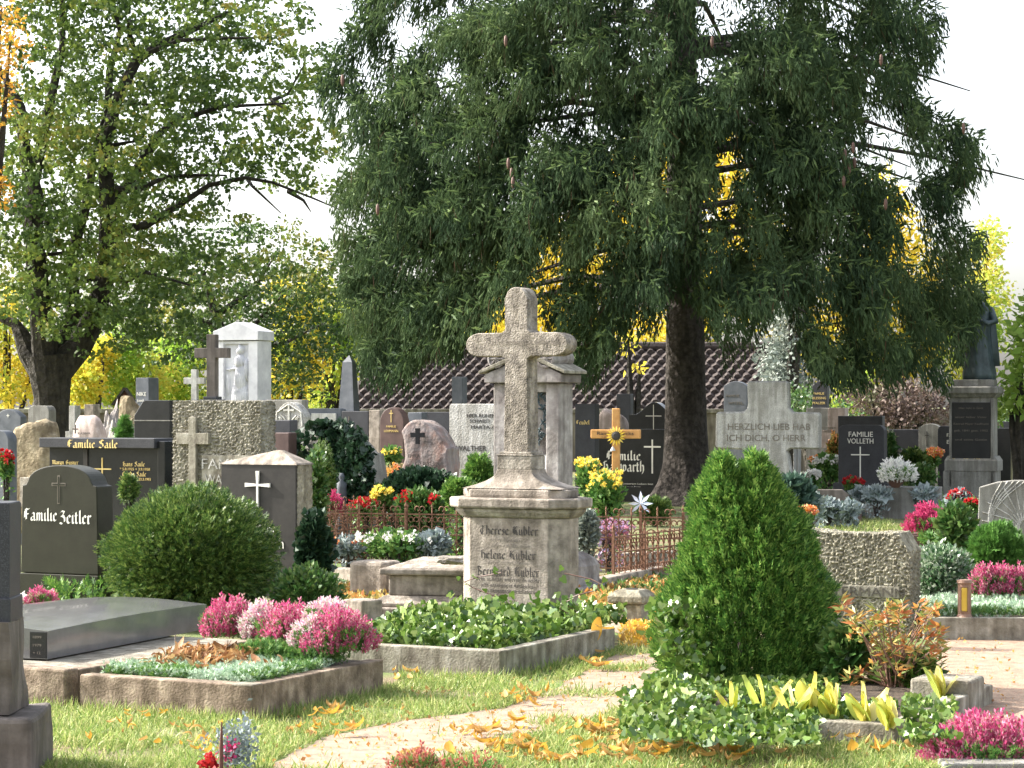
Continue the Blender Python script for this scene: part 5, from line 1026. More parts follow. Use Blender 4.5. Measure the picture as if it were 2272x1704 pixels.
m.build('vanes', stone('pale_blue_foil', (.55, .62, .8), (.8, .82, .9), 9, .4, 0), o)

# ---- kerbs around the middle plots (stone edging blocks)
def edging(label, px0, py0, px1, py1, h, t, mat=KERB, z=0.0, n=1, cat='kerb'):
    a, b = Vector(GP(px0, py0, z)), Vector(GP(px1, py1, z)); L = (b - a).length; r = thing('edging_stone', label, cat, (a.x, a.y, 0), math.atan2(b.y - a.y, b.x - a.x), 'stone edgings')
    for i in range(n): MB().box(L * i / n + .004, L * (i + 1) / n - .004, 0, t, -.03, z + h).build('block', mat, r, .012)
    return r
edging('long coping of the fenced plot, under the left run of the iron fence', 712, 1290, 1018, 1312, .13, .14, SANDL, 0, 3)
edging('inner ledge of the fenced plot with flowers on it', 735, 1236, 1010, 1232, .16, .3, SAND, 0, 2)
edging('coping under the right iron fence panel', 1345, 1320, 1540, 1275, .14, .14, SANDL, 0, 2)
edging('long pale ledge inside the right part of the fenced plot', 1330, 1262, 1560, 1250, .14, .12, SAND, 0, 2)
edging('low brown block at the left end of the stone row before the table tomb', 748, 1372, 800, 1368, .12, .2, SANDL)
edging('rounded brown block right of the low left block', 803, 1378, 850, 1374, .15, .22, SANDL)

# ---- iron fence
def fence_run(r, L, h, n, post_every, fin=True, z0=.1, seed=1):
    rr = random.Random(seed); rails = MB(); bars = []; t = .0075
    for z in (z0 + .03, z0 + h * .62, z0 + h): rails.box(0, L, -t, t, z - t * .8, z + t * .8)
    rails.build('rails', RUST, r)
    st = L / n; cur = [MB()]
    def arc(cx, cz, rad, a0, a1, k=8): cur[0].tube([(cx + rad * cos(a0 + (a1 - a0) * i / k), 0, cz + rad * sin(a0 + (a1 - a0) * i / k)) for i in range(k + 1)], .0055, 4)
    for i in range(n + 1):
        x = i * st; top = z0 + h + (.07 if i % 2 == 0 and fin else .02); b = MB().tube([(x, 0, z0), (x + rr.uniform(-.003, .003), 0, top)], .0068, 4)
        if i % 2 == 0 and fin: b.tube([(x, 0, top - .01), (x, 0, top + .004), (x, 0, top + .03)], [.004, .011, .001], 5)
        b.build('bar', RUST, r)
        if i < n:
            c = x + st / 2; cur[0] = MB()
            arc(c, z0 + .14, st * .42, 0, pi); arc(c - st * .2, z0 + .075, st * .16, pi * .5, pi * 2.3, 7); arc(c + st * .2, z0 + .075, st * .16, pi * .5, -pi * 1.3, 7)
            arc(c, z0 + h * .62 - .06, st * .42, pi, 2 * pi); arc(c, z0 + h * .62 + .03, st * .4, 0, pi)
            arc(c - st * .22, z0 + h - .05, st * .2, -pi * .3, pi * 1.5, 8); arc(c + st * .22, z0 + h - .05, st * .2, -pi * .5, pi * 1.3, 8)
            if fin and i % 2: arc(c - st * .5 - .025, z0 + h + .05, .025, -pi * .4, pi * 1.2, 7); arc(c - st * .5 + .025, z0 + h + .05, .025, pi * 1.4, -pi * .2, 7)
            cur[0].build('scroll_infill', RUST, r)
    for x in post_every: MB().box(x - .012, x + .012, -.012, .012, z0 - .1, z0 + h + .05).lathe([(.03, z0 - .1), (.03, z0 - .08), (.014, z0)], 8, x, 0).lathe([(.002, z0 + h + .12), (.016, z0 + h + .08), (.008, z0 + h + .055), (.016, z0 + h + .05)][::-1], 6, x, 0).build('post', RUST, r)
a, b = Vector((X(692, 22.3), 22.3, 0)), Vector((X(1516, 21.3), 21.3, 0)); L = (b - a).length
r = thing('iron_fence', 'rusty wrought iron fence with scrolls running behind the main cross', 'fence', a, math.atan2(b.y - a.y, b.x - a.x))
fence_run(r, L, .50, 30, [0, L * .262, L * .62, L * .89, L], z0=.08)
a, b = Vector((X(1361, 20.3), 20.3, 0)), Vector((X(1519, 21.6), 21.6, 0)); L = (b - a).length
r = thing('iron_fence', 'rusty wrought iron fence panel angled forward on the right, near the thuja', 'fence', a, math.atan2(b.y - a.y, b.x - a.x))
fence_run(r, L, .36, 13, [0, L * .42, L], fin=False, z0=.1, seed=4)
a = Vector((X(700, 22.3), 22.3, 0)); b = a + Vector((.44, .9, 0)) * 1.9
r = thing('iron_fence', 'rusty fence run going back from the left corner of the fenced plot', 'fence', a, math.atan2(b.y - a.y, b.x - a.x)); fence_run(r, 1.9, .5, 14, [1.9], z0=.08, seed=6)
a = Vector((X(735, 24.3), 24.3, 0)); r = thing('iron_fence', 'rear run of the rusty fence behind the flower plot', 'fence', a, radians(-23)); fence_run(r, 1.7, .5, 13, [0, 1.7], z0=.08, seed=7)

# ---- table tomb
def table_tomb():
    Y = 17.9; x = X(862, Y); r = thing('table_tomb', 'old weathered flat table tomb left of the main pedestal', 'tomb', (x, Y, 0), radians(-12)); s = r; L, D = 1.05, .75
    def lay(e, z0, z1, nm, mat=SANDL): MB().loft([[(-e, -e, z0), (L + e, -e, z0), (L + e, D + e, z0), (-e, D + e, z0)], [(-e, -e, z1), (L + e, -e, z1), (L + e, D + e, z1), (-e, D + e, z1)]]).build(nm, mat, r, .012)
    lay(.16, -.02, .07, 'step'); MB().loft([[(-e, -e, z), (L + e, -e, z), (L + e, D + e, z), (-e, D + e, z)] for e, z in [(.12, .072), (.12, .1), (.03, .15)]]).build('base_moulding', SANDL, r, .006)
    lay(0, .152, .31, 'chest'); lay(.06, .312, .36, 'lid'); MB().loft([[(-e, -e, z), (L + e, -e, z), (L + e, D + e, z), (-e, D + e, z)] for e, z in [(.04, .362), (-.1, .40), (-.12, .41)]]).build('lid_top', SANDL, r, .01)
    rock(.3, .2, .06, .2, 2, 5).build('fallen_fragment', SAND, thing('stone_fragment', 'broken pale stone fragment lying on the lid of the old table tomb', 'stone', (X(1010, 17.6), 17.6, .41), .4))
table_tomb()
o = thing('stone_block', 'low weathered block at the left end of the table tomb', 'stone block', (X(822, 18.6), 18.6, 0), TH); MB().box(-.2, .12, 0, .3, -.02, .36).build('block', SANDL, o, .03)
o = thing('stone_fragment', 'small white stone lying before the table tomb steps', 'stone', (X(832, 16.1), 16.1, 0), .1); rock(.16, .1, .1, .1, 1.5, 2, n=2).build('stone', WHITEO, o, smooth=True)

# ---- the stub pillar
def stub():
    Y = 17.3; r = thing('stone_post', 'short weathered stone post with a sloping cap right of the main pedestal', 'stone post', (X(1402, Y), Y, 0), TH)
    MB().box(-.115, .115, -.1, .12, -.02, .145).build('shaft', LICHEN, r, .01)
    MB().loft([[(-q, -q, z), (q, -q, z), (q, q, z), (-q, q, z)] for q, z in [(.13, .147), (.138, .16), (.138, .20), (.10, .235), (.085, .245)]]).build('cap', LICHEN, r, .005)
    MB().lathe([(.045, .246), (.045, .252), (.03, .25)], 12).build('hole_rim', DARKL, r)
stub()

# ================================================================== MAIN CROSS
def main_cross():
    Y = 16.15; px = 1130; r = thing('cross_monument', 'tall weathered sandstone cross on an inscribed pedestal, centre of the picture', 'monument', (X(px, Y), Y, 0), TH); f = Face(r, px, Y); z = f.z
    xl, xr = -.305, .295                     # front face edges
    def octo(e, c=.105, D=.38):
        a, b = xl - c - e, xr + c + e; y0, y1 = -e, D + e; k = c + e * .45
        return [(a + k, y0), (b - k, y0), (b, y0 + k), (b, y1 - k), (b - k, y1), (a + k, y1), (a, y1 - k), (a, y0 + k)]
    def oct3(e, zz, **k): return [(x, y, zz) for x, y in octo(e, **k)]
    MB().loft([oct3(.05, 0), oct3(.05, z(1372)), oct3(.03, z(1366)), oct3(0, z(1350))]).build('plinth', SAND, r, .006)
    MB().loft([oct3(0, z(1350) + .001), oct3(0, z(1150))]).build('pedestal', SANDL, r, .005)
    MB().loft([oct3(.0, z(1150) + .001), oct3(.02, z(1146)), oct3(.045, z(1136)), oct3(.05, z(1129))]).build('lower_moulding', SAND, r, .004)
    MB().loft([oct3(.075, z(1128)), oct3(.085, z(1124)), oct3(.085, z(1108)), oct3(.075, z(1105))]).build('cornice', SANDL, r, .004)
    MB().loft([oct3(-.005, z(1105) + .001), oct3(.0, z(1099)), oct3(.0, z(1088)), oct3(-.01, z(1086))]).build('upper_step', SANDL, r, .004)
    hw = f.x(1172) - f.x(1130) - .01; yc = .19; R_ = []
    for i in range(11):
        t = i / 10; e = (1 - t) ** 2.3; w0, w1 = .375 * e + hw * (1 - e), .185 * e + .115 * (1 - e); zz = z(1085) + (z(1043) - z(1085)) * t + .001
        R_.append([(-w0 + .0, yc - w1, zz), (w0, yc - w1, zz), (w0, yc + w1, zz), (-w0, yc + w1, zz)])
    MB().loft(R_).build('flared_foot', SANDL, r, .003)
    MB().box(-hw + .002, hw - .002, yc - .112, yc + .112, z(1043), z(1012)).build('die', SAND, r, .008)
    MB().box(-hw - .004, hw + .004, yc - .118, yc + .118, z(1012) + .001, z(1009)).box(-hw + .014, hw - .014, yc - .10, yc + .10, z(1008), z(1003)).build('collar', SAND, r, .004)
    t = .096; y0, y1 = yc - .085, yc + .085; za, zb = z(790), z(737); s = []
    a = .385; c = (za + zb) / 2; q = (zb - za) / 2
    pts = [(-t, z(1003)), (t, z(1003)), (t * .9, za - .015), (t + .02, za)]
    pts += [(a - .09, za)] + [(a - .09 + .012 + .085 * cos(b_), c + q * .93 * sin(b_)) for b_ in [-1.25 + 2.5 * i / 12 for i in range(13)]] + [(a - .09, zb), (t + .02, zb), (t * .92, zb + .02), (t * .95, z(662))]
    pts += [(.078 * cos(b_), z(655) + .062 * sin(b_)) for b_ in [0.15 + (pi - .3) * i / 12 for i in range(13)]]
    pts += [(-x, zz) for x, zz in pts[2:len(pts) - 13][::-1]]
    def ring(y, e):
        o = []; n = len(pts)
        for i in range(n):
            ax, az = pts[i - 1]; cx, cz = pts[(i + 1) % n]; tx, tz = cx - ax, cz - az; L = sqrt(tx * tx + tz * tz) or 1; o.append((pts[i][0] - tz / L * e, y, pts[i][1] + tx / L * e))
        return o
    MB().loft([ring(y0, .006), ring(y0 + .01, 0), ring(y1 - .01, 0), ring(y1, .006)]).build('cross', stone('pitted_sandstone', (.15, .13, .11), (.46, .41, .35), 16, .95, 1, 75, .022, c3=(.33, .29, .245)), r)
    f2 = Face(r, px, Y); f2.write([('Es ist bestimmt in Gottes Rat', 1152, 758, 12, 150, 'g')], DIML, y=y0); 
    for tx, py, h, w_, mt in [('Therese Kübler', 1131, 1177, 21, 128), ('geb. Krauss', 1120, 1198, 8, 74), ('gest. 1. Mai 1902', 1140, 1211, 8, 70), ('Helene Kübler', 1128, 1230, 22, 122), ('geb. in Erlangen', 1122, 1249, 8, 76), ('Bernhard Kübler', 1128, 1269, 22, 140), ('Geh. Justizrat Professor d. Rechte', 1128, 1287, 9, 140), ('geb. 4.7.1859 in Krotoschin', 1126, 1299, 9, 120), ('gest. 12.5.1940 in Erlangen', 1126, 1310, 9, 124)][:0]: pass
    for tx, pxc, py, h, w_, m_ in [('Therese Kübler', 1130, 1177, 19, 130, DARKL), ('geb. Krauss', 1122, 1198, 8, 70, DIML), ('gest. 1. Mai 1902', 1134, 1211, 8, 86, DIML), ('Helene Kübler', 1128, 1231, 19, 124, DARKL), ('geb. in Erlangen', 1128, 1249, 8, 90, DIML), ('Bernhard Kübler', 1128, 1268, 20, 140, DARKL), ('Geh. Justizrat Professor d. Rechte', 1128, 1286, 9, 142, DARKL), ('geb. 4.7.1859 in Krotoschin', 1126, 1299, 9, 118, DARKL), ('gest. 12.5.1940 in Erlangen', 1126, 1311, 9, 126, DARKL)]:
        f2.write([(tx, pxc, py, h, w_, 'g')], m_)
    # name tablet leaning at its foot
    o = thing('memorial_tablet', 'bright pale stone block lying against the pedestal foot among the ivy', 'stone tablet', (X(1112, 15.75), 15.75, 0), TH); MB().loft([[(-.22, -.1, .0), (.23, -.1, .0), (.23, .16, .0), (-.22, .16, .0)], [(-.22, -.1, .13), (.23, -.1, .13), (.23, .16, .2), (-.22, .16, .2)]]).build('block', WHITEO, o, .012)
main_cross()
def main_plot():
    r = plot('mossy sandstone kerb of the ivy-filled plot in front of the main cross', 1110, 1507, 1.6, 1.78, .165, .09, KERBG, sides='fr', soilz=.7)
    r['label'] = 'mossy sandstone kerb of the ivy-filled plot in front of the main cross'
    ivy = thing('ivy_bed', 'mid-green ivy filling the plot in front of the main cross', 'ivy', r.location, TH)
    p = rectpts(6000, -1.45, -.11, .12, 2.2, .15, .055, .06); p[:, 2] += .02 * np.clip(p[:, 1] - .3, 0, 2)
    p = p[(p[:, 2] < .5)]; lumps = vnoise(p, 4); p = p[lumps > -.32]
    cover('ivy_leaves', p, ivy, IVYL, IVYT, .047, .8, .9, 1)
    p = rectpts(260, -1.2, -.15, 1.0, 2.1, .2, .1, .1); cover('ivy_leaves', p, ivy, IVYL, IVYT, .05, .8, .9, 1)
    for bx, by, n in [(-.95, 1.75, 12), (-.35, 1.9, 12), (-.25, 1.6, 8)]:
        v = thing('ivy_shoot', {12.0 - (bx == -.35) * 1: 'ivy shoot climbing the left edge of the main pedestal', 11.0: 'ivy shoot trailing over the right front of the main pedestal', 8.0: 'x'}.get(float(n) - (bx == -.35) * 1, 'short ivy shoot at the right foot of the main pedestal'), 'ivy', tuple(Vector(r.location) + Vector((bx * CT - by * sin(TH) * 1, bx * sin(TH) + by * CT, .1))), TH)
        if n == 8: v['label'] = 'short ivy shoot at the right foot of the main pedestal'
        q = [(.02 * i * sin(i * .9) * (-1 if bx < -.5 else 1), -.02 * (i % 2), .035 * i) for i in range(n)]; MB().tube(q, .004, 4).build('stem', BOWLB, v)
        P = np.array([(a + R.uniform(-.03, .03), b - .02, c + R.uniform(-.02, .03)) for a, b, c in q for _ in range(2)]); npmesh('leaves', [inst(IVYT, P, rdir(len(P), (0, -.5, .2)), N.uniform(.035, .065, len(P)))], IVYL, v)
main_plot()
# bark-coloured leaf standing on the kerb
# autumn ground cover right and left of the main cross
def patch(name, label, x0, y0, x1, y1, mat, n, size, h=.08, tpl=LEAF, cat='ground cover', rot=0, kind='stuff', z=0.0, up=.8):
    P = []; Ya, Yb = YG(y0), YG(y1); n0 = int(n * 1.8); Y = N.uniform(min(Ya, Yb), max(Ya, Yb), n0); px = N.uniform(x0, x1, n0); q = np.stack([X(px, Y), Y, z + N.uniform(0, h, n0)], 1)
    q = q[vnoise(q, 4) > -.18][:n]; o = npmesh(name, [inst(tpl, q, rdir(len(q)) * .7 + np.array([0, 0, up]), N.uniform(.6, 1.3, len(q)) * size)], mat); tag(o, label, cat, None, kind); return o
patch('ground_cover', 'orange and yellow tinted ground cover right of the main cross pedestal', 1268, 1300, 1480, 1378, ORCOV, 4200, .045)
patch('ground_cover', 'yellow-green creeping cover between bush and old table tomb', 745, 1325, 862, 1365, ORCOV, 1800, .045, .12)
patch('ground_cover', 'yellow leaf litter on the soil beyond the main kerb corner', 1378, 1392, 1475, 1440, DRYY, 700, .05, .03)
patch('ground_cover', 'pale green weeds along the right foot of the iron panel', 1340, 1290, 1480, 1330, GRCOV, 700, .05)

# ================================================================== LEFT FOREGROUND
def left_grave():
    r = plot('brown stone kerb of the blue-green planted grave, left foreground', 561, 1602, 1.07, 1.46, .187, .10, KERB, sides='fr', soilz=.92)
    MB().box(-.13, -.002, .0, .1, -.05, .1875).build('corner_block', KERBG, r, .006)
    b = thing('ground_cover_bed', 'blue-green creeping mat filling the left foreground grave', 'ground cover', r.location, TH)
    p = rectpts(9000, -1.02, -.09, .11, .95, .19, .02, .03); cover('creeping_mat', p, b, BLUEG, SPRIG, .03, .7, .9)
    p = rectpts(1500, -1.0, -.5, .11, .35, .195, .02, .0); cover('green_sprigs', p, b, GRCOV, SPRIG, .035, .5, .9)
    p = rectpts(2400, -.65, -.1, .85, 1.15, .22, .04, .05); cover('green_sprigs', p, b, GRCOV, SPRIG, .045, .9, .7)
    p = rectpts(900, -.2, -.08, .15, .8, .2, .015, 0); cover('green_sprigs', p, b, GRCOV, SPRIG, .04, .3, .9)
    # pile of dry leaves by the slab
    q = rectpts(400, -1.02, -.5, .6, 1.25, .215, .03, .05); q = q[(q[:, 0] * .6 + q[:, 1] * .8 < .62)]; q2 = rectpts(70, -1, -.3, .3, .8, .21, .015); q = np.concatenate([q, q2])
    o = npmesh('leaf_pile', [inst(CURL[k], q[k::3], rdir(len(q[k::3])) + np.array([0, 0, .1]), N.uniform(.05, .11, len(q[k::3])), N.uniform(-.9, .9, len(q[k::3])), .8) for k in range(3)], DRYB); o.location = r.location; o.rotation_euler = (0, 0, TH)
    tag(o, 'drift of curled brown leaves between the black slab and the heathers', 'leaves', None, 'stuff')
    s = Face(r, 561, 11.85)
    # neighbour kerb on the left
    k = thing('grave_kerb', 'brown stone kerb at the left, under the polished black slab', 'grave kerb', (X(150, 12.35), 12.35, 0), TH, 'grave kerbs')
    MB().box(-1.3, -.0, -.02, .1, -.05, .21).build('kerb_stone', KERB, k, .012); MB().box(-.1, -.003, .103, 1.9, -.05, .2).build('kerb_stone', KERB, k, .008); MB().box(-1.2, -.103, .11, 1.9, -.03, .19).build('gravel_bed', KERBG, k)
left_grave()
def black_slab():
    a = Vector((X(105, 12.93), 12.93, .2)); ang = math.atan2(1.77, .65) - pi / 2
    r = thing('slab_tomb', 'polished black tomb slab with a gently domed top, lying at the left', 'tomb slab', a, ang)
    L, W, H = 1.88, .95, .155; n, k = 14, 10; V = []
    for j in range(n + 1):
        for i in range(k + 1):
            u, v = i / k, j / n; V.append((-W * (1 - u), L * v, H + .012 * sin(pi * v) + .03 * sin(pi * (1 - u) * .9)))
    fc = [(j * (k + 1) + i, j * (k + 1) + i + 1, (j + 1) * (k + 1) + i + 1, (j + 1) * (k + 1) + i) for j in range(n) for i in range(k)]
    m = MB(); m.add(V, fc)
    b = [j * (k + 1) + k for j in range(n + 1)]; f0 = [i for i in range(k + 1)]; bk = [n * (k + 1) + i for i in range(k + 1)]; lf = [j * (k + 1) for j in range(n + 1)]
    def skirt(ids, flip):
        o = len(m.v); m.v += [(m.v[i][0], m.v[i][1], 0) for i in ids]
        for q in range(len(ids) - 1):
            w = (ids[q], o + q, o + q + 1, ids[q + 1]); m.f.append(w if not flip else w[::-1])
    skirt(b, 1 if False else 0); skirt(f0, 1); skirt(bk, 0); skirt(lf, 1)
    m.build('slab', stone('black_gloss', (.09, .09, .094), (.15, .15, .155), 5, .12, .03, 150, .001, speck=(.14, .14, .14), spec=.9), r)
    f = Face(r, 105, 12.93, cos(ang))
    f.write([('1899', 82, 1414, 6, 20, 'b'), ('1979', 82, 1432, 6, 20, 'b'), ('+ 12.', 82, 1449, 6, 20, 'b')], DIML, y=-.002)
    MB().box(f.x(64), f.x(104), -.006, 0, .005, .15).build('end_plate', DARK, r, .002)
black_slab()
bush('shrub', 'large rounded glossy yew bush left of the centre', 'shrub', 424, 1392, 376, 305, 17, YEWL, 19000, .055, SPRIG, amp=.2, lo=.72, jit=.55, up=.3, seed=3)
bush('shrub', 'small upright twig of the clipped yew seen against the black stone', 'shrub', 287, 1110, 34, 50, 17.3, YEWL, 300, .05, SPRIG)
patch('ground_cover', 'feathery green juniper tips below the arched olive stone', 100, 1350, 350, 1395, THUJ, 1500, .08, .24, SPRIG, z=.05, up=1)
heather('small pink heather at the foot of the arched stone, left edge', 92, 1345, 60, 34, 16, HPNK, 160)
heather('small white heather at the left edge above the black slab', 48, 1352, 34, 26, 16, HWHT, 90)
for i, (px, pyb, w_, h_, Y, mt, lb) in enumerate([
    (508, 1416, 128, 86, 13.4, HPNK, 'bright pink heather at the left end of the heather row'), (582, 1422, 92, 80, 13.25, HPW, 'white and pink heather second in the row from the left'),
    (642, 1430, 150, 88, 13.15, HPNK, 'large pink heather in the middle of the heather row'), (690, 1442, 76, 66, 12.85, HPW, 'white heather in front of the large middle pink heather'),
    (750, 1450, 150, 98, 12.85, HPNK, 'deep pink heather at the right end of the heather row'), (728, 1385, 90, 46, 13.05, HPW, 'white-tipped heather behind the right end pink heather')]):
    heather(lb, px, pyb, w_, h_, Y, mt, 620, .15, 'heathers in a row on the left foreground grave', .045)
o = thing('grave_marker_tag', 'small white plant tag stuck in the blue-green mat', 'tag', (X(485, 12.2), 12.2, .17), -.2); MB().box(-.022, .022, -.002, .002, 0, .06).build('tag_plate', WHITE, o)
o = thing('thin_stake', 'thin pale metal stake standing at the black slab side', 'stake', (X(389, 13.5), 13.5, .15), 0); MB().tube([(0, 0, 0), (0, 0, .13)], .004).build('rod', SAND, o)
# dark pillar at the left edge
def near_pillar():
    Y = 10.0; r = thing('gravestone', 'dark shaded gravestone on a chipped base at the left picture edge', 'gravestone', (X(-94, Y), Y, 0), 0, GST); f = Face(r, -94, Y, 1)
    rough_block(.62, f.z(1592), .5, .05, .006, 8, seed=1, big=.02).build('base', BROWN, r, .02)
    b = rough_block(.45, f.z(1382) - f.z(1592), .34, .04, .01, 7, seed=3, big=.02); b.v = [(x - .02, y + .08, z + f.z(1592)) for x, y, z in b.v]; b.build('rough_pedestal', BROWN, r)
    MB().box(-.22, f.x(8), .12, .34, f.z(1382) - .01, f.z(1118)).build('slab', DARKM, r, .006); MB().box(-.22, f.x(12), .1, .36, f.z(1382) - .012, f.z(1332)).build('slab_foot', DARKM, r, .006)
near_pillar()
def lower_left():
    o = thing('flower_arrangement', 'blurred red flowers and silver leaves at the lower left picture edge', 'flowers', (X(505, 10.2), 10.2, 0))
    p = N.normal(size=(240, 3)) * np.array([.045, .04, .05]) + np.array([.02, 0, .1]); p = p[:240] + 0; npmesh('silver_leaves', [inst(LEAF, np.concatenate([p, p + .008, p - .006]), rdir(720, (0, 0, .8)), .022)], SILV, o)
    p = N.normal(size=(60, 3)) * np.array([.02, .02, .02]) + np.array([-.07, -.04, .05]); npmesh('red_blossoms', [inst(LEAF, p, rdir(60), .03, None, 1.5)], REDF, o)
    p = N.normal(size=(60, 3)) * np.array([.015, .02, .03]) + np.array([.02, -.05, .1]); npmesh('dark_berries', [inst(LEAF, p, rdir(60), .02, None, 1.5)], HDRK, o)
    p = N.normal(size=(90, 3)) * np.array([.012, .02, .06]) + np.array([.085, 0, .14]); npmesh('silver_spike', [inst(LEAF, p, rdir(90, (0, 0, .8)), .03)], SILV, o)
    s = thing('stake', 'dark wooden stake among red flowers at the lower left', 'stake', (X(491, 10.1), 10.1, 0)); MB().tube([(0, 0, 0), (0, 0, .13), (.002, 0, Z(1602, 10.1))], [.010, .009, .003], 6).build('rod', WOODR, s)
lower_left()

# ================================================================== RIGHT SIDE
def thuja():
    Y = 13.4; px = 1650; s_ = Y / F; r = thing('thuja', 'bright green cone-shaped thuja with a forked pointed top', 'thuja', (X(px, Y), Y, .05), 0)
    ky = [1030, 1060, 1100, 1150, 1200, 1260, 1320, 1390, 1450, 1500, 1540]; kl = [1578, 1566, 1556, 1547, 1537, 1518, 1490, 1464, 1462, 1482, 1518]; kr = [1708, 1716, 1734, 1762, 1788, 1812, 1824, 1834, 1838, 1832, 1808]
    n = 30000; py = N.uniform(1022, 1535, n); a = N.uniform(0, 2 * pi, n); zl = np.interp(py, ky, kl); zr = np.interp(py, ky, kr); c = (zl + zr) / 2; h = (zr - zl) / 2
    top = np.clip((1110 - py) / 80, 0, 1)
    g = 1 + np.array([.14 * noise.noise(Vector((cos(q) * 2.4, sin(q) * 2.4, w_ * .02))) + .16 * noise.noise(Vector((cos(q) * 7, sin(q) * 7, w_ * .035))) for q, w_ in zip(a, py)]); rad = N.uniform(.80, 1.03, n) * g
    x = (c - px + np.cos(a) * h * rad) * s_; y = np.sin(a) * h * rad * s_ * .95; z = EYE - (py - HY) * s_ - .05
    # forked tip: two leaders
    k = py < 1105; x[k] = np.where(N.uniform(0, 1, k.sum()) < .5, (1602 - px) * s_ + np.cos(a[k]) * s_ * (8 + (py[k] - 1030) * .55) * rad[k], (1678 - px) * s_ + np.cos(a[k]) * s_ * (8 + (py[k] - 1022) * .55) * rad[k]); y[k] *= .85
    keep = ~(k & (N.uniform(0, 1, n) > np.clip((py - 1022) / 80, .3, 1)))
    P = np.stack([x, y, z], 1)[keep]; a = a[keep]; D = np.stack([np.cos(a) * .55, np.sin(a) * .55, np.full(len(a), .9)], 1) + rdir(len(a)) * .35
    P[:, 2] += N.uniform(-.02, .03, len(P))
    npmesh('foliage', [inst(SPRIG, P, D, N.uniform(.04, .095, len(P)), None, 1.0)], THUJ, r)
    kk = N.choice(len(P), 260); npmesh('dry_sprays', [inst(LEAF, P[kk], D[kk], N.uniform(.04, .1, 260), None, .14)], JUNL, r)
    MB().tube([(0, 0, -.05), (0, 0, .5), (-.03, 0, 1.0)], [.04, .03, .01]).build('trunk', BARK, r)
    v = thing('climbing_ivy', 'large-leaved ivy climbing up the left side of the thuja', 'ivy', (X(1510, 12.95), 12.95, .1)); n = 300
    py = N.uniform(1325, 1530, n); px2 = 1500 + N.normal(size=n) * 30 + (py - 1400) * .12; q = np.stack([(px2 - 1510) * 12.95 / F, -.06 + N.uniform(-.05, .05, n), EYE - (py - HY) * 12.95 / F - .1], 1)
    npmesh('leaves', [inst(IVYT, q, rdir(n, (-.4, -.6, .2)), N.uniform(.03, .062, n))], IVYL, v)
thuja()

def rough_name_stone():
    Y = 16.3; px = 1893; r = thing('gravestone', 'squat rough-hewn lichen-grey stone with a name cut across its lower half', 'gravestone', (X(px, Y), Y, 0), TH, GST); f = Face(r, px, Y); z = f.z
    wd = 232 * Y / F / CT
    def top(a): return 1 - .02 * sin(a * 3) if a < .9 else 1 - (a - .9) * 1.9
    rough_block(wd, z(1178), .26, .0075, .013, 62, top=top, seed=9, big=.01).build('slab', stone('hewn_granite', (.16, .15, .11), (.46, .43, .33), 24, .95, .8, 60, .01, c3=(.28, .26, .2)), r)
    MB().box(-wd / 2 + .05, wd / 2 - .07, -.012, .0, z(1324), z(1298)).build('dressed_band', ROUGHG, r, .004)
    f.write([('PTERMANN', 1918, 1311, 21, 166, 'b')], stone('cut_letters', (.05, .045, .04), (.1, .09, .07), 9), y=-.014)
rough_name_stone()

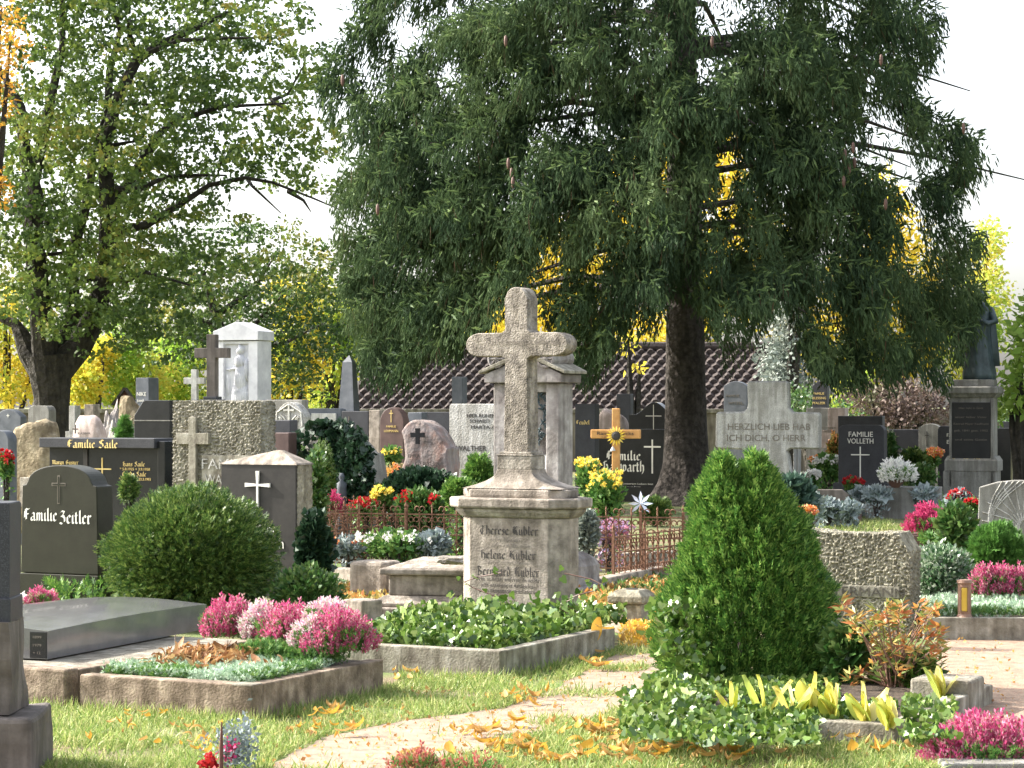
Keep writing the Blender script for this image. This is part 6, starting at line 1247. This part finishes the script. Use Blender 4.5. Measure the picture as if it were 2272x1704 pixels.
def right_bed():
    # planter with hostas
    r = thing('grave_kerb', 'low weathered grey kerb of the planting with thuja and yellow hostas', 'grave kerb', (X(1988, 10.98), 10.98, 0), TH, 'grave kerbs')
    MB().box(-1.3, 0, 0, .08, -.05, .105).build('kerb_stone', KERBG, r, .008); MB().box(-.08, -.002, .083, 1.8, -.05, .102).build('kerb_stone', KERBG, r, .008)
    MB().box(-1.22, -.084, .085, 1.9, -.03, .08).build('soil', SOIL, r)
    e = thing('edging_stone', 'grey stone block at the right rear of the hosta planting', 'kerb', (X(2152, 12.15), 12.15, 0), TH, 'stone edgings'); MB().box(-.32, 0, 0, .3, -.03, .17).build('block', KERBG, e, .015)
    b = thing('ivy_bed', 'ivy spilling over the kerb in front of the thuja', 'ivy', (0, 0, 0)); 
    P = []
    for (x0, x1, y0, y1, n, h) in [(1380, 1560, 1530, 1640, 1500, .12), (1540, 1815, 1575, 1650, 2100, .09), (1500, 1860, 1500, 1580, 2200, .04), (1780, 1985, 1560, 1600, 1000, .04), (2000, 2120, 1550, 1640, 600, .08), (1430, 1530, 1500, 1560, 500, .2)]:
        py = N.uniform(y0, y1, n); px = N.uniform(x0, x1, n); zz = N.uniform(.02, h, n) + .06; Y = (EYE - zz) * F / (py - HY); P.append(np.stack([X(px, Y), Y, zz], 1))
    P = np.concatenate(P); P = P[vnoise(P, 5) > -.3]; P[:, 2] = np.clip(P[:, 2], .02, 1)
    npmesh('ivy_leaves', [inst(IVYT, P, rdir(len(P), (0, -.3, .8)), N.uniform(.022, .05, len(P)))], IVYL, b)
    hs = [(1632, 1570, .13, 4, 'pale yellow hosta at the left end of the row'), (1697, 1568, .15, 4, 'tall narrow yellow hosta, second from the left'), (1757, 1580, .14, 5, 'ragged deep yellow hosta with split leaves'), (1803, 1556, .14, 4, 'green-tipped hosta behind the middle of the row'), (1850, 1580, .16, 5, 'largest bright yellow hosta in the middle of the row'), (1925, 1588, .15, 5, 'yellow hosta with drooping leaves right of the middle'), (1975, 1600, .14, 6, 'yellow-green hosta leaning over the kerb corner'), (2088, 1528, .13, 6, 'golden hosta standing apart behind the right rear block'), (1480, 1535, .06, 5, 'small yellow-green hosta at the left front of the thuja')]
    for px, py, sz, n, lb in hs:
        sz *= 1.25; n = max(3, n - (n == 4)); Y = YG(py + 12, .1); h = thing('hosta', lb, 'hosta', (X(px, Y), Y, .1), 0, 'yellowing hostas')
        a = N.uniform(0, 6.28, n) + 0; d = np.stack([np.cos(np.arange(n) * 6.28 / n + px) * .42, np.sin(np.arange(n) * 6.28 / n + px) * .2 - .05, np.ones(n)], 1) + rdir(n) * .12
        # leaf blades face outward
        npmesh('leaves', [inst(HOSTT, np.tile([0, 0, -.01], (n, 1)) + rdir(n) * .012, d, N.uniform(.8, 1.15, n) * sz, N.uniform(2.75, 3.55, n), 1.1)], HOSTA, h)
    # peony with orange leaves
    Y = 12.7; pe = thing('peony', 'orange-red leaved autumn peony in front of the rough name stone', 'peony', (X(1985, Y), Y, .05)); s_ = Y / F; m = MB(); P = []; D = []
    for i in range(64):
        tx, ty = R.uniform(1875, 2100), R.uniform(1335, 1500); dy = R.uniform(-.2, .2); tp = ((tx - 1985) * s_, dy, EYE - (ty - HY) * s_ - .05); b0 = (R.uniform(-.06, .06), R.uniform(-.05, .05), 0)
        m.tube([b0, ((b0[0] + tp[0]) / 2, dy / 2, tp[2] * .6), tp], [.006, .004, .002], 4)
        for g in range(R.randint(2, 4)):
            base = np.array(tp) - np.array([0, 0, g * .03]); az = R.uniform(0, 6.28)
            for k in range(5): P.append(base); D.append((cos(az) + cos(k * 1.05) * .7, sin(az) - .3 + .3 * sin(k), .25 + .5 * sin(k * 1.05)))
    m.build('stems', COPPER, pe); npmesh('leaves', [inst(LEAF, np.array(P), np.array(D), N.uniform(.035, .085, len(P)), None, .42)], PEON, pe)
    bush('flowering_plant', 'green and white leafed perennial between thuja and peony', 'plant', 1875, 1500, 90, 110, 12.9, BOXL, 900, .06, LEAF, lo=.3)
    bush('flowering_plant', 'dark green leafy perennial under the orange peony', 'plant', 2010, 1540, 150, 90, 12.8, IVYL, 900, .06, LEAF, lo=.3)
right_bed()

def right_grave():
    r = thing('grave_kerb', 'smooth grey-brown kerb of the low planted grave at the right', 'grave kerb', (X(2050, 16.0), 16.0, 0), radians(-4), 'grave kerbs')
    h = Z(1370, 16); MB().box(0, 1.6, 0, .08, -.03, h).build('kerb_stone', BROWN if False else KERBG, r, .005); MB().box(0, .08, .083, 1.6, -.03, h - .002).build('kerb_stone', KERBG, r, .005); MB().box(.082, 1.6, .085, 2, -.02, h - .02).build('soil', SOIL, r)
    c = thing('ground_cover_bed', 'silvery green creeping mat on the right grave, around the grave lantern', 'ground cover', (X(2050, 16.0), 16.0, 0), radians(-4)); p = rectpts(4200, .1, 1.0, .1, 1.3, h + .01, .03, .05); cover('creeping_mat', p, c, BLUEG, SPRIG, .04, .7, .8)
    p = rectpts(900, .1, 1.0, .1, .3, h + .02, .02); cover('green_sprigs', p, c, GRCOV, SPRIG, .045, .7, .8)
    for i, (px, w_, lb) in enumerate([(2185, 56, 'pink heather at the left end of the right hand heather row'), (2222, 60, 'pink heather second in the right hand heather row'), (2262, 64, 'pink heather at the right picture edge above the silvery mat')]): heather(lb, px, 1322, w_, 62, 17.1, HPNK, 300, .1, 'heathers in a row on the right grave', .055)
    L = thing('grave_lantern', 'copper-brown grave lantern with an amber glass front on the right grave', 'lantern', (X(2140, 16.05), 16.05, h - .01), -.25); H = Z(1283, 16.05) - h
    MB().lathe([(.05, 0), (.056, .01), (.05, .02), (.046, .03), (.046, H - .03), (.054, H - .02), (.05, H), (.01, H + .002)], 20).build('housing', COPPER, L, smooth=False)
    MB().box(-.018, .022, -.052, -.02, .05, H - .05).build('glass_pane', YELP, L, .008); MB().tube([(-.026, -.05, .045), (.03, -.05, .045), (.03, -.05, H - .045), (-.026, -.05, H - .045), (-.026, -.05, .045)], .005, 5).build('pane_frame', COPPER, L)
right_grave()
bush('conifer', 'small round bright green conifer in front of the carved sun stone', 'conifer', 2212, 1275, 112, 106, 18.2, JUNL, 4200, .06, SPRIG, up=1.2)
bush('shrub', 'variegated pale green shrub behind the lantern', 'shrub', 2090, 1335, 140, 130, 17.6, leafm('variegated', [(.03, .09, .03), (.07, .15, .06), (.2, .28, .16), (.5, .55, .45)], .2, .35, .5), 3600, .036, LEAF, lo=.5)
bush('shrub', 'tall light green leafy shrub left of the carved sun stone', 'shrub', 2120, 1260, 86, 145, 19.5, BOXL, 1500, .06, LEAF, lo=.4, amp=.4)
patch('ground_cover', 'orange and white leaf litter at the foot of the right kerb', 2030, 1345, 2130, 1385, DRYY, 400, .06, .06)
def sun_stone():
    Y = 20; px = 2250; r = thing('gravestone', 'light grey stone with a carved ring of sun rays and ears of corn, right edge', 'gravestone', (X(px, Y), Y, 0), TH * .5, GST); f = Face(r, px, Y, cos(TH * .5)); z = f.z
    MB().front([(f.x(2168), 0), (f.x(2340), 0), (f.x(2340), z(1075)), (f.x(2300), z(1066)), (f.x(2250), z(1066)), (f.x(2215), z(1070)), (f.x(2176), z(1082))], 0, .16).build('slab', GREY, r, .008)
    m = MB()
    def L(p, w_=.006): m.tube([(f.x(a), -.003, z(b)) for a, b in p], w_, 4)
    for i in range(5): L([(2225 + i * 12 + 0, 1068 + 0), (2207 + i * 7, 1100), (2198 + i * 3, 1130), (2195 + i * 2, 1160)])
    for i in range(7): a = 1.2 + i * .28; L([(2268 + 30 * cos(a), 1160 - 30 * sin(a)), (2268 + 88 * cos(a), 1160 - 88 * sin(a))])
    for i in range(12): a = 2.6 - i * .26; L([(2262, 1175 - i * 2), (2262 + 18 * cos(a), 1172 - 14 * sin(a) - i * 2), (2262 + 30 * cos(a + .2), 1168 - 30 * sin(a + .2))], .007)
    L([(2182, 1156), (2215, 1160), (2240, 1168)]); L([(2240, 1240), (2255, 1190), (2268, 1150)]); m.build('carved_rays', LITEG, r)
sun_stone()
def pots():
    Y = 24.5; r = thing('grave_plinth', 'dark red stone block carrying a terracotta bowl of heather', 'stone block', (X(2062, Y), Y, 0), TH * .6)
    MB().box(-.32, .35, -.1, .4, -.02, .25).build('lower_step', REDG, r, .006); MB().box(-.3, .3, -.06, .4, .252, Z(1183, Y)).build('block', REDG, r, .006)
    def bowl(label, px, pyt, pyb, wpx, Y, mat):
        o = thing('flower_bowl', label, 'bowl', (X(px, Y), Y, Z(pyb, Y))); h = (pyb - pyt) * Y / F; q = wpx * Y / F / 2
        MB().lathe([(q * .35, 0), (q * .4, h * .08), (q * .75, h * .5), (q, h * .95), (q * 1.04, h), (q * .92, h), (q * .85, h * .8), (.01, h * .8)], 24).build('bowl', mat, o, smooth=True)
    bowl('terracotta bowl of crimson heather on the dark red block', 2062, 1183, 1208, 54, 24, TERRA); heather('crimson heather in the terracotta bowl', 2060, 1185, 84, 60, 24, HDRK, 520, size=.075, group=None)
    flowers('trailing_plant', 'small trailing greenery hanging over the terracotta bowl', 'plant', 2065, 1205, 60, 26, 23.8, HWHT, 6, .03, GRCOV, 160, .05, fill=False)
    bowl('dark brown bowl of white heather before the statue monument', 1987, 1060, 1082, 46, 33, BOWLB); heather('white heather in the dark brown bowl', 1988, 1068, 68, 42, 33, HWHT, 480, size=.10, group=None)
    o = thing('grave_plinth', 'low grey stone ledge carrying the dark brown bowl', 'stone block', (X(2000, 33.2), 33.2, 0), TH * .5); MB().box(-.5, .55, -.1, .5, -.02, Z(1082, 33)).build('block', GREY, o, .008)
    o = thing('vase', 'slim teal plastic vase of mixed cut flowers behind the thuja', 'vase', (X(1786, 22), 22, 0)); h = Z(1158, 22)
    MB().lathe([(.025, 0), (.03, h - .18), (.052, h), (.046, h), (.02, h - .1)], 14).build('vase_body', BLUEV, o, smooth=True)
    flowers('bouquet', 'orange, yellow and red bouquet standing in the teal vase', 'flowers', 1785, 1165, 58, 46, 22, MIXF, 34, .05, GRCOV, 160, .04, fill=False)
pots()
# beds and silver plants to the right of the spruce
r = plot('pinkish granite kerb of the small bed of silver plants', 1912, 1162, .62, 1.2, .2, .08, REDG, rz=radians(-6)); 
for px, py, w_, h_, Y, lb in [(1800, 1130, 70, 60, 30, 'silver-leaved plant at the left rear of the pinkish bed'), (1838, 1140, 70, 58, 30.5, 'largest silver-leaved plant in the pinkish bed'), (1884, 1140, 50, 46, 30.4, 'silver-leaved plant at the right end of the pinkish bed'), (1945, 1102, 74, 40, 33, 'silver-leaved plant left of the white heather bowl'), (2050, 1105, 70, 44, 33, 'silver-leaved plant right of the white heather bowl'), (1910, 1100, 40, 30, 33.5, 'small silver plant beside pink flowers')]:
    bush('silver_plant', lb, 'silver plant', px, py + 6, w_ * .8, h_ * .62, Y, SILV, 420, .075, LEAF, up=.7, lo=.3, amp=.6, wide=.6, group='silver-leaved plants')
bush('shrub', 'dark blue-green shrub between thuja and low slab', 'shrub', 1762, 1150, 84, 90, 28, leafm('blue_green_shrub', [(.02, .05, .035), (.05, .10, .07), (.1, .17, .13)], .15, .45, .4), 1400, .10, LEAF, lo=.4)
r = plot('long low grey kerb of the bed in front of the rounded name slab', 2120, 1142, 1.35, 1.6, .2, .08, GREY, rz=radians(-5))
patch('ground_cover', 'low green ground cover in the bed before the rounded name slab', 1905, 1120, 2110, 1138, GRCOV, 1300, .1, .18)
flowers('flower_plant', 'pink-red heather-like flowers beside the rounded name slab', 'flowers', 1893, 1095, 46, 40, 34, REDF, 34, .06)
flowers('flower_plant', 'white and yellow flowering plants right of the stone cross foot', 'flowers', 1838, 1060, 70, 56, 36, HWHT, 34, .07, GRCOV, 700, .08)
flowers('flower_plant', 'red and orange flowers behind the low slab', 'flowers', 1825, 1035, 60, 24, 38, MIXF, 26, .08)
flowers('flower_plant', 'white flowers left behind the low slab', 'flowers', 1800, 1075, 44, 30, 34, HWHT, 26, .08)
bush('shrub', 'slim yellow-green climbing shrub right of the rounded name slab', 'shrub', 1968, 1065, 36, 110, 37, BOXL, 700, .08, LEAF, lo=.3)
bush('shrub', 'pinkish leaved shrub left of the rounded name slab', 'shrub', 1853, 1040, 30, 80, 38, PEON, 400, .08, LEAF, lo=.3)
bush('shrub', 'round yellow-green shrub between white heather bowl and monument', 'shrub', 2045, 1085, 52, 50, 35, BOXL, 900, .07)
bush('shrub', 'dark green shrub with a domed top left of the statue monument', 'shrub', 2025, 1060, 60, 60, 37, YEWL, 1000, .08)
flowers('flower_plant', 'yellow and orange flowers against the pale arched stone', 'flowers', 2068, 1040, 46, 50, 39, MIXF, 30, .08)
r = thing('slab_tomb', 'low grey polished slab lying in front of the statue monument', 'tomb slab', (X(2135, 30), 30, 0), TH * .5); MB().loft([[(-.42, 0, 0), (.5, 0, 0), (.5, 1.2, 0), (-.42, 1.2, 0)], [(-.42, 0, .2), (.5, 0, .2), (.5, 1.2, .36), (-.42, 1.2, .36)]]).build('slab', DARKM, r, .006)
flowers('flower_plant', 'red flowers with silvery leaves in front of the low polished slab', 'flowers', 2128, 1135, 50, 50, 26, REDF, 14, .07, SILV, 300, .08)
flowers('flower_plant', 'dark red flowers left of the carved sun stone', 'flowers', 2160, 1130, 40, 22, 25, REDF, 18, .06)
flowers('flower_plant', 'yellow plant and white gravel edge at the far right', 'flowers', 2258, 1035, 34, 50, 42, YELF, 16, .08)
r = plot('low pale brick edge at the far right behind the monument', 2290, 1072, .9, .8, .2, .1, SAND, rz=0)

heather('large deep pink heather filling the lower right corner', 2185, 1712, 270, 120, 10.6, HPNK, 1500, 0, None, .05)
heather('deep pink heather rising at the right edge of the lower right corner', 2290, 1690, 110, 90, 10.9, HPNK, 500, 0, None, .05)
heather('small red heather at the bottom picture edge', 925, 1716, 110, 52, 10.3, RUSTH, 110, 0, None, .045)
heather('sparse reddish heather right of the small red heather at the bottom edge', 1050, 1722, 120, 44, 10.25, RUSTH, 70, 0, None, .04)
o = thing('edging_stone', 'flat grey stone under the lower right heather', 'kerb', (X(2260, 10.35), 10.35, 0), 0, 'stone edgings'); MB().box(-.35, .5, -.1, .06, -.02, .035).build('block', GREY, o, .01)

# ---- single fallen leaves
LM = []
for k in range(3):
    for mt in (DRYL, DRYY):
        o = npmesh('leaf_source', [inst(CURL[k], np.zeros((1, 3)), np.array([[0, 1., .05]]), 1, np.zeros(1), .9)], mt); LM.append(o.data); bpy.data.objects.remove(o)
def litter():
    cl = [(720, 1600, 60, 12, 12), (690, 1630, 50, 10, 10), (790, 1640, 30, 6, 4), (330, 1600, 60, 16, 9), (460, 1625, 50, 10, 7), (430, 1670, 70, 20, 12), (890, 1510, 30, 8, 6), (1150, 1560, 50, 12, 14), (1310, 1480, 30, 12, 9), (1060, 1635, 80, 8, 18), (1150, 1613, 20, 6, 3), (1140, 1670, 90, 16, 22), (1330, 1632, 110, 18, 34), (1450, 1640, 120, 18, 36), (1560, 1665, 60, 14, 16), (1380, 1685, 160, 18, 40), (1860, 1650, 80, 10, 14), (1960, 1672, 60, 12, 8), (930, 1690, 60, 12, 8), (1600, 1690, 200, 14, 14), (260, 1640, 80, 30, 8), (1230, 1700, 100, 8, 14)]
    for cx, cy, sx, sy, n in cl:
        for _ in range(n):
            px, py = R.gauss(cx, sx * .6), R.gauss(cy, sy * .6)
            if py > 1716: continue
            x, y, _z = GP(px, py); me = R.choice(LM); o = bpy.data.objects.new('fallen_leaf', me); C.objects.link(o)
            s_ = R.uniform(.05, .13) if cx > 600 else R.uniform(.04, .09); o.scale = (s_, s_, s_ * R.uniform(.8, 1.4)); o.location = (x, y, .028 + R.uniform(0, .02)); o.rotation_euler = (R.uniform(-.5, .5), R.uniform(-.5, .5), R.uniform(0, 6.28))
            tag(o, 'curled yellow or brown fallen leaf lying on the grass and path', 'fallen leaf', 'fallen leaves on the grass and path')
    for (px, Y, z, s_, lb) in [(1322, 15.0, .17, .16, 'big folded yellow-brown leaf standing upright at the rear corner of the main kerb'), (1340, 14.9, .18, .13, 'yellow-brown leaf lying flat on the rear end of the main kerb'), (1320, 14.1, .04, .17, 'big yellow-brown leaf on the path beside the main kerb')]:
        o = bpy.data.objects.new('fallen_leaf', LM[1]); C.objects.link(o); o.scale = (s_ * 1.2, s_, s_); o.location = (X(px, Y), Y, z); o.rotation_euler = (1.35 if 'upright' in lb else .1, .2, .4 if 'upright' in lb else 1.4); tag(o, lb, 'fallen leaf', None)
    n = 2600; px = N.uniform(560, 2250, n); py = N.uniform(1400, 1712, n); ok = ~(inpoly(px, py, BLOCK[0]) | inpoly(px, py, BLOCK[1]) | inpoly(px, py, BLOCK[2])); px, py = px[ok], py[ok]; Y = EYE * F / (py - HY); q = np.stack([X(px, Y), Y, Y * 0 + .014], 1)
    o = npmesh('leaf_litter', [inst(LEAF, q, rdir(len(q)) + 0, N.uniform(.012, .035, len(q)))], DRYL); tag(o, 'small dry leaf bits scattered over the grass and gravel', 'leaf litter', None, 'stuff')
litter()
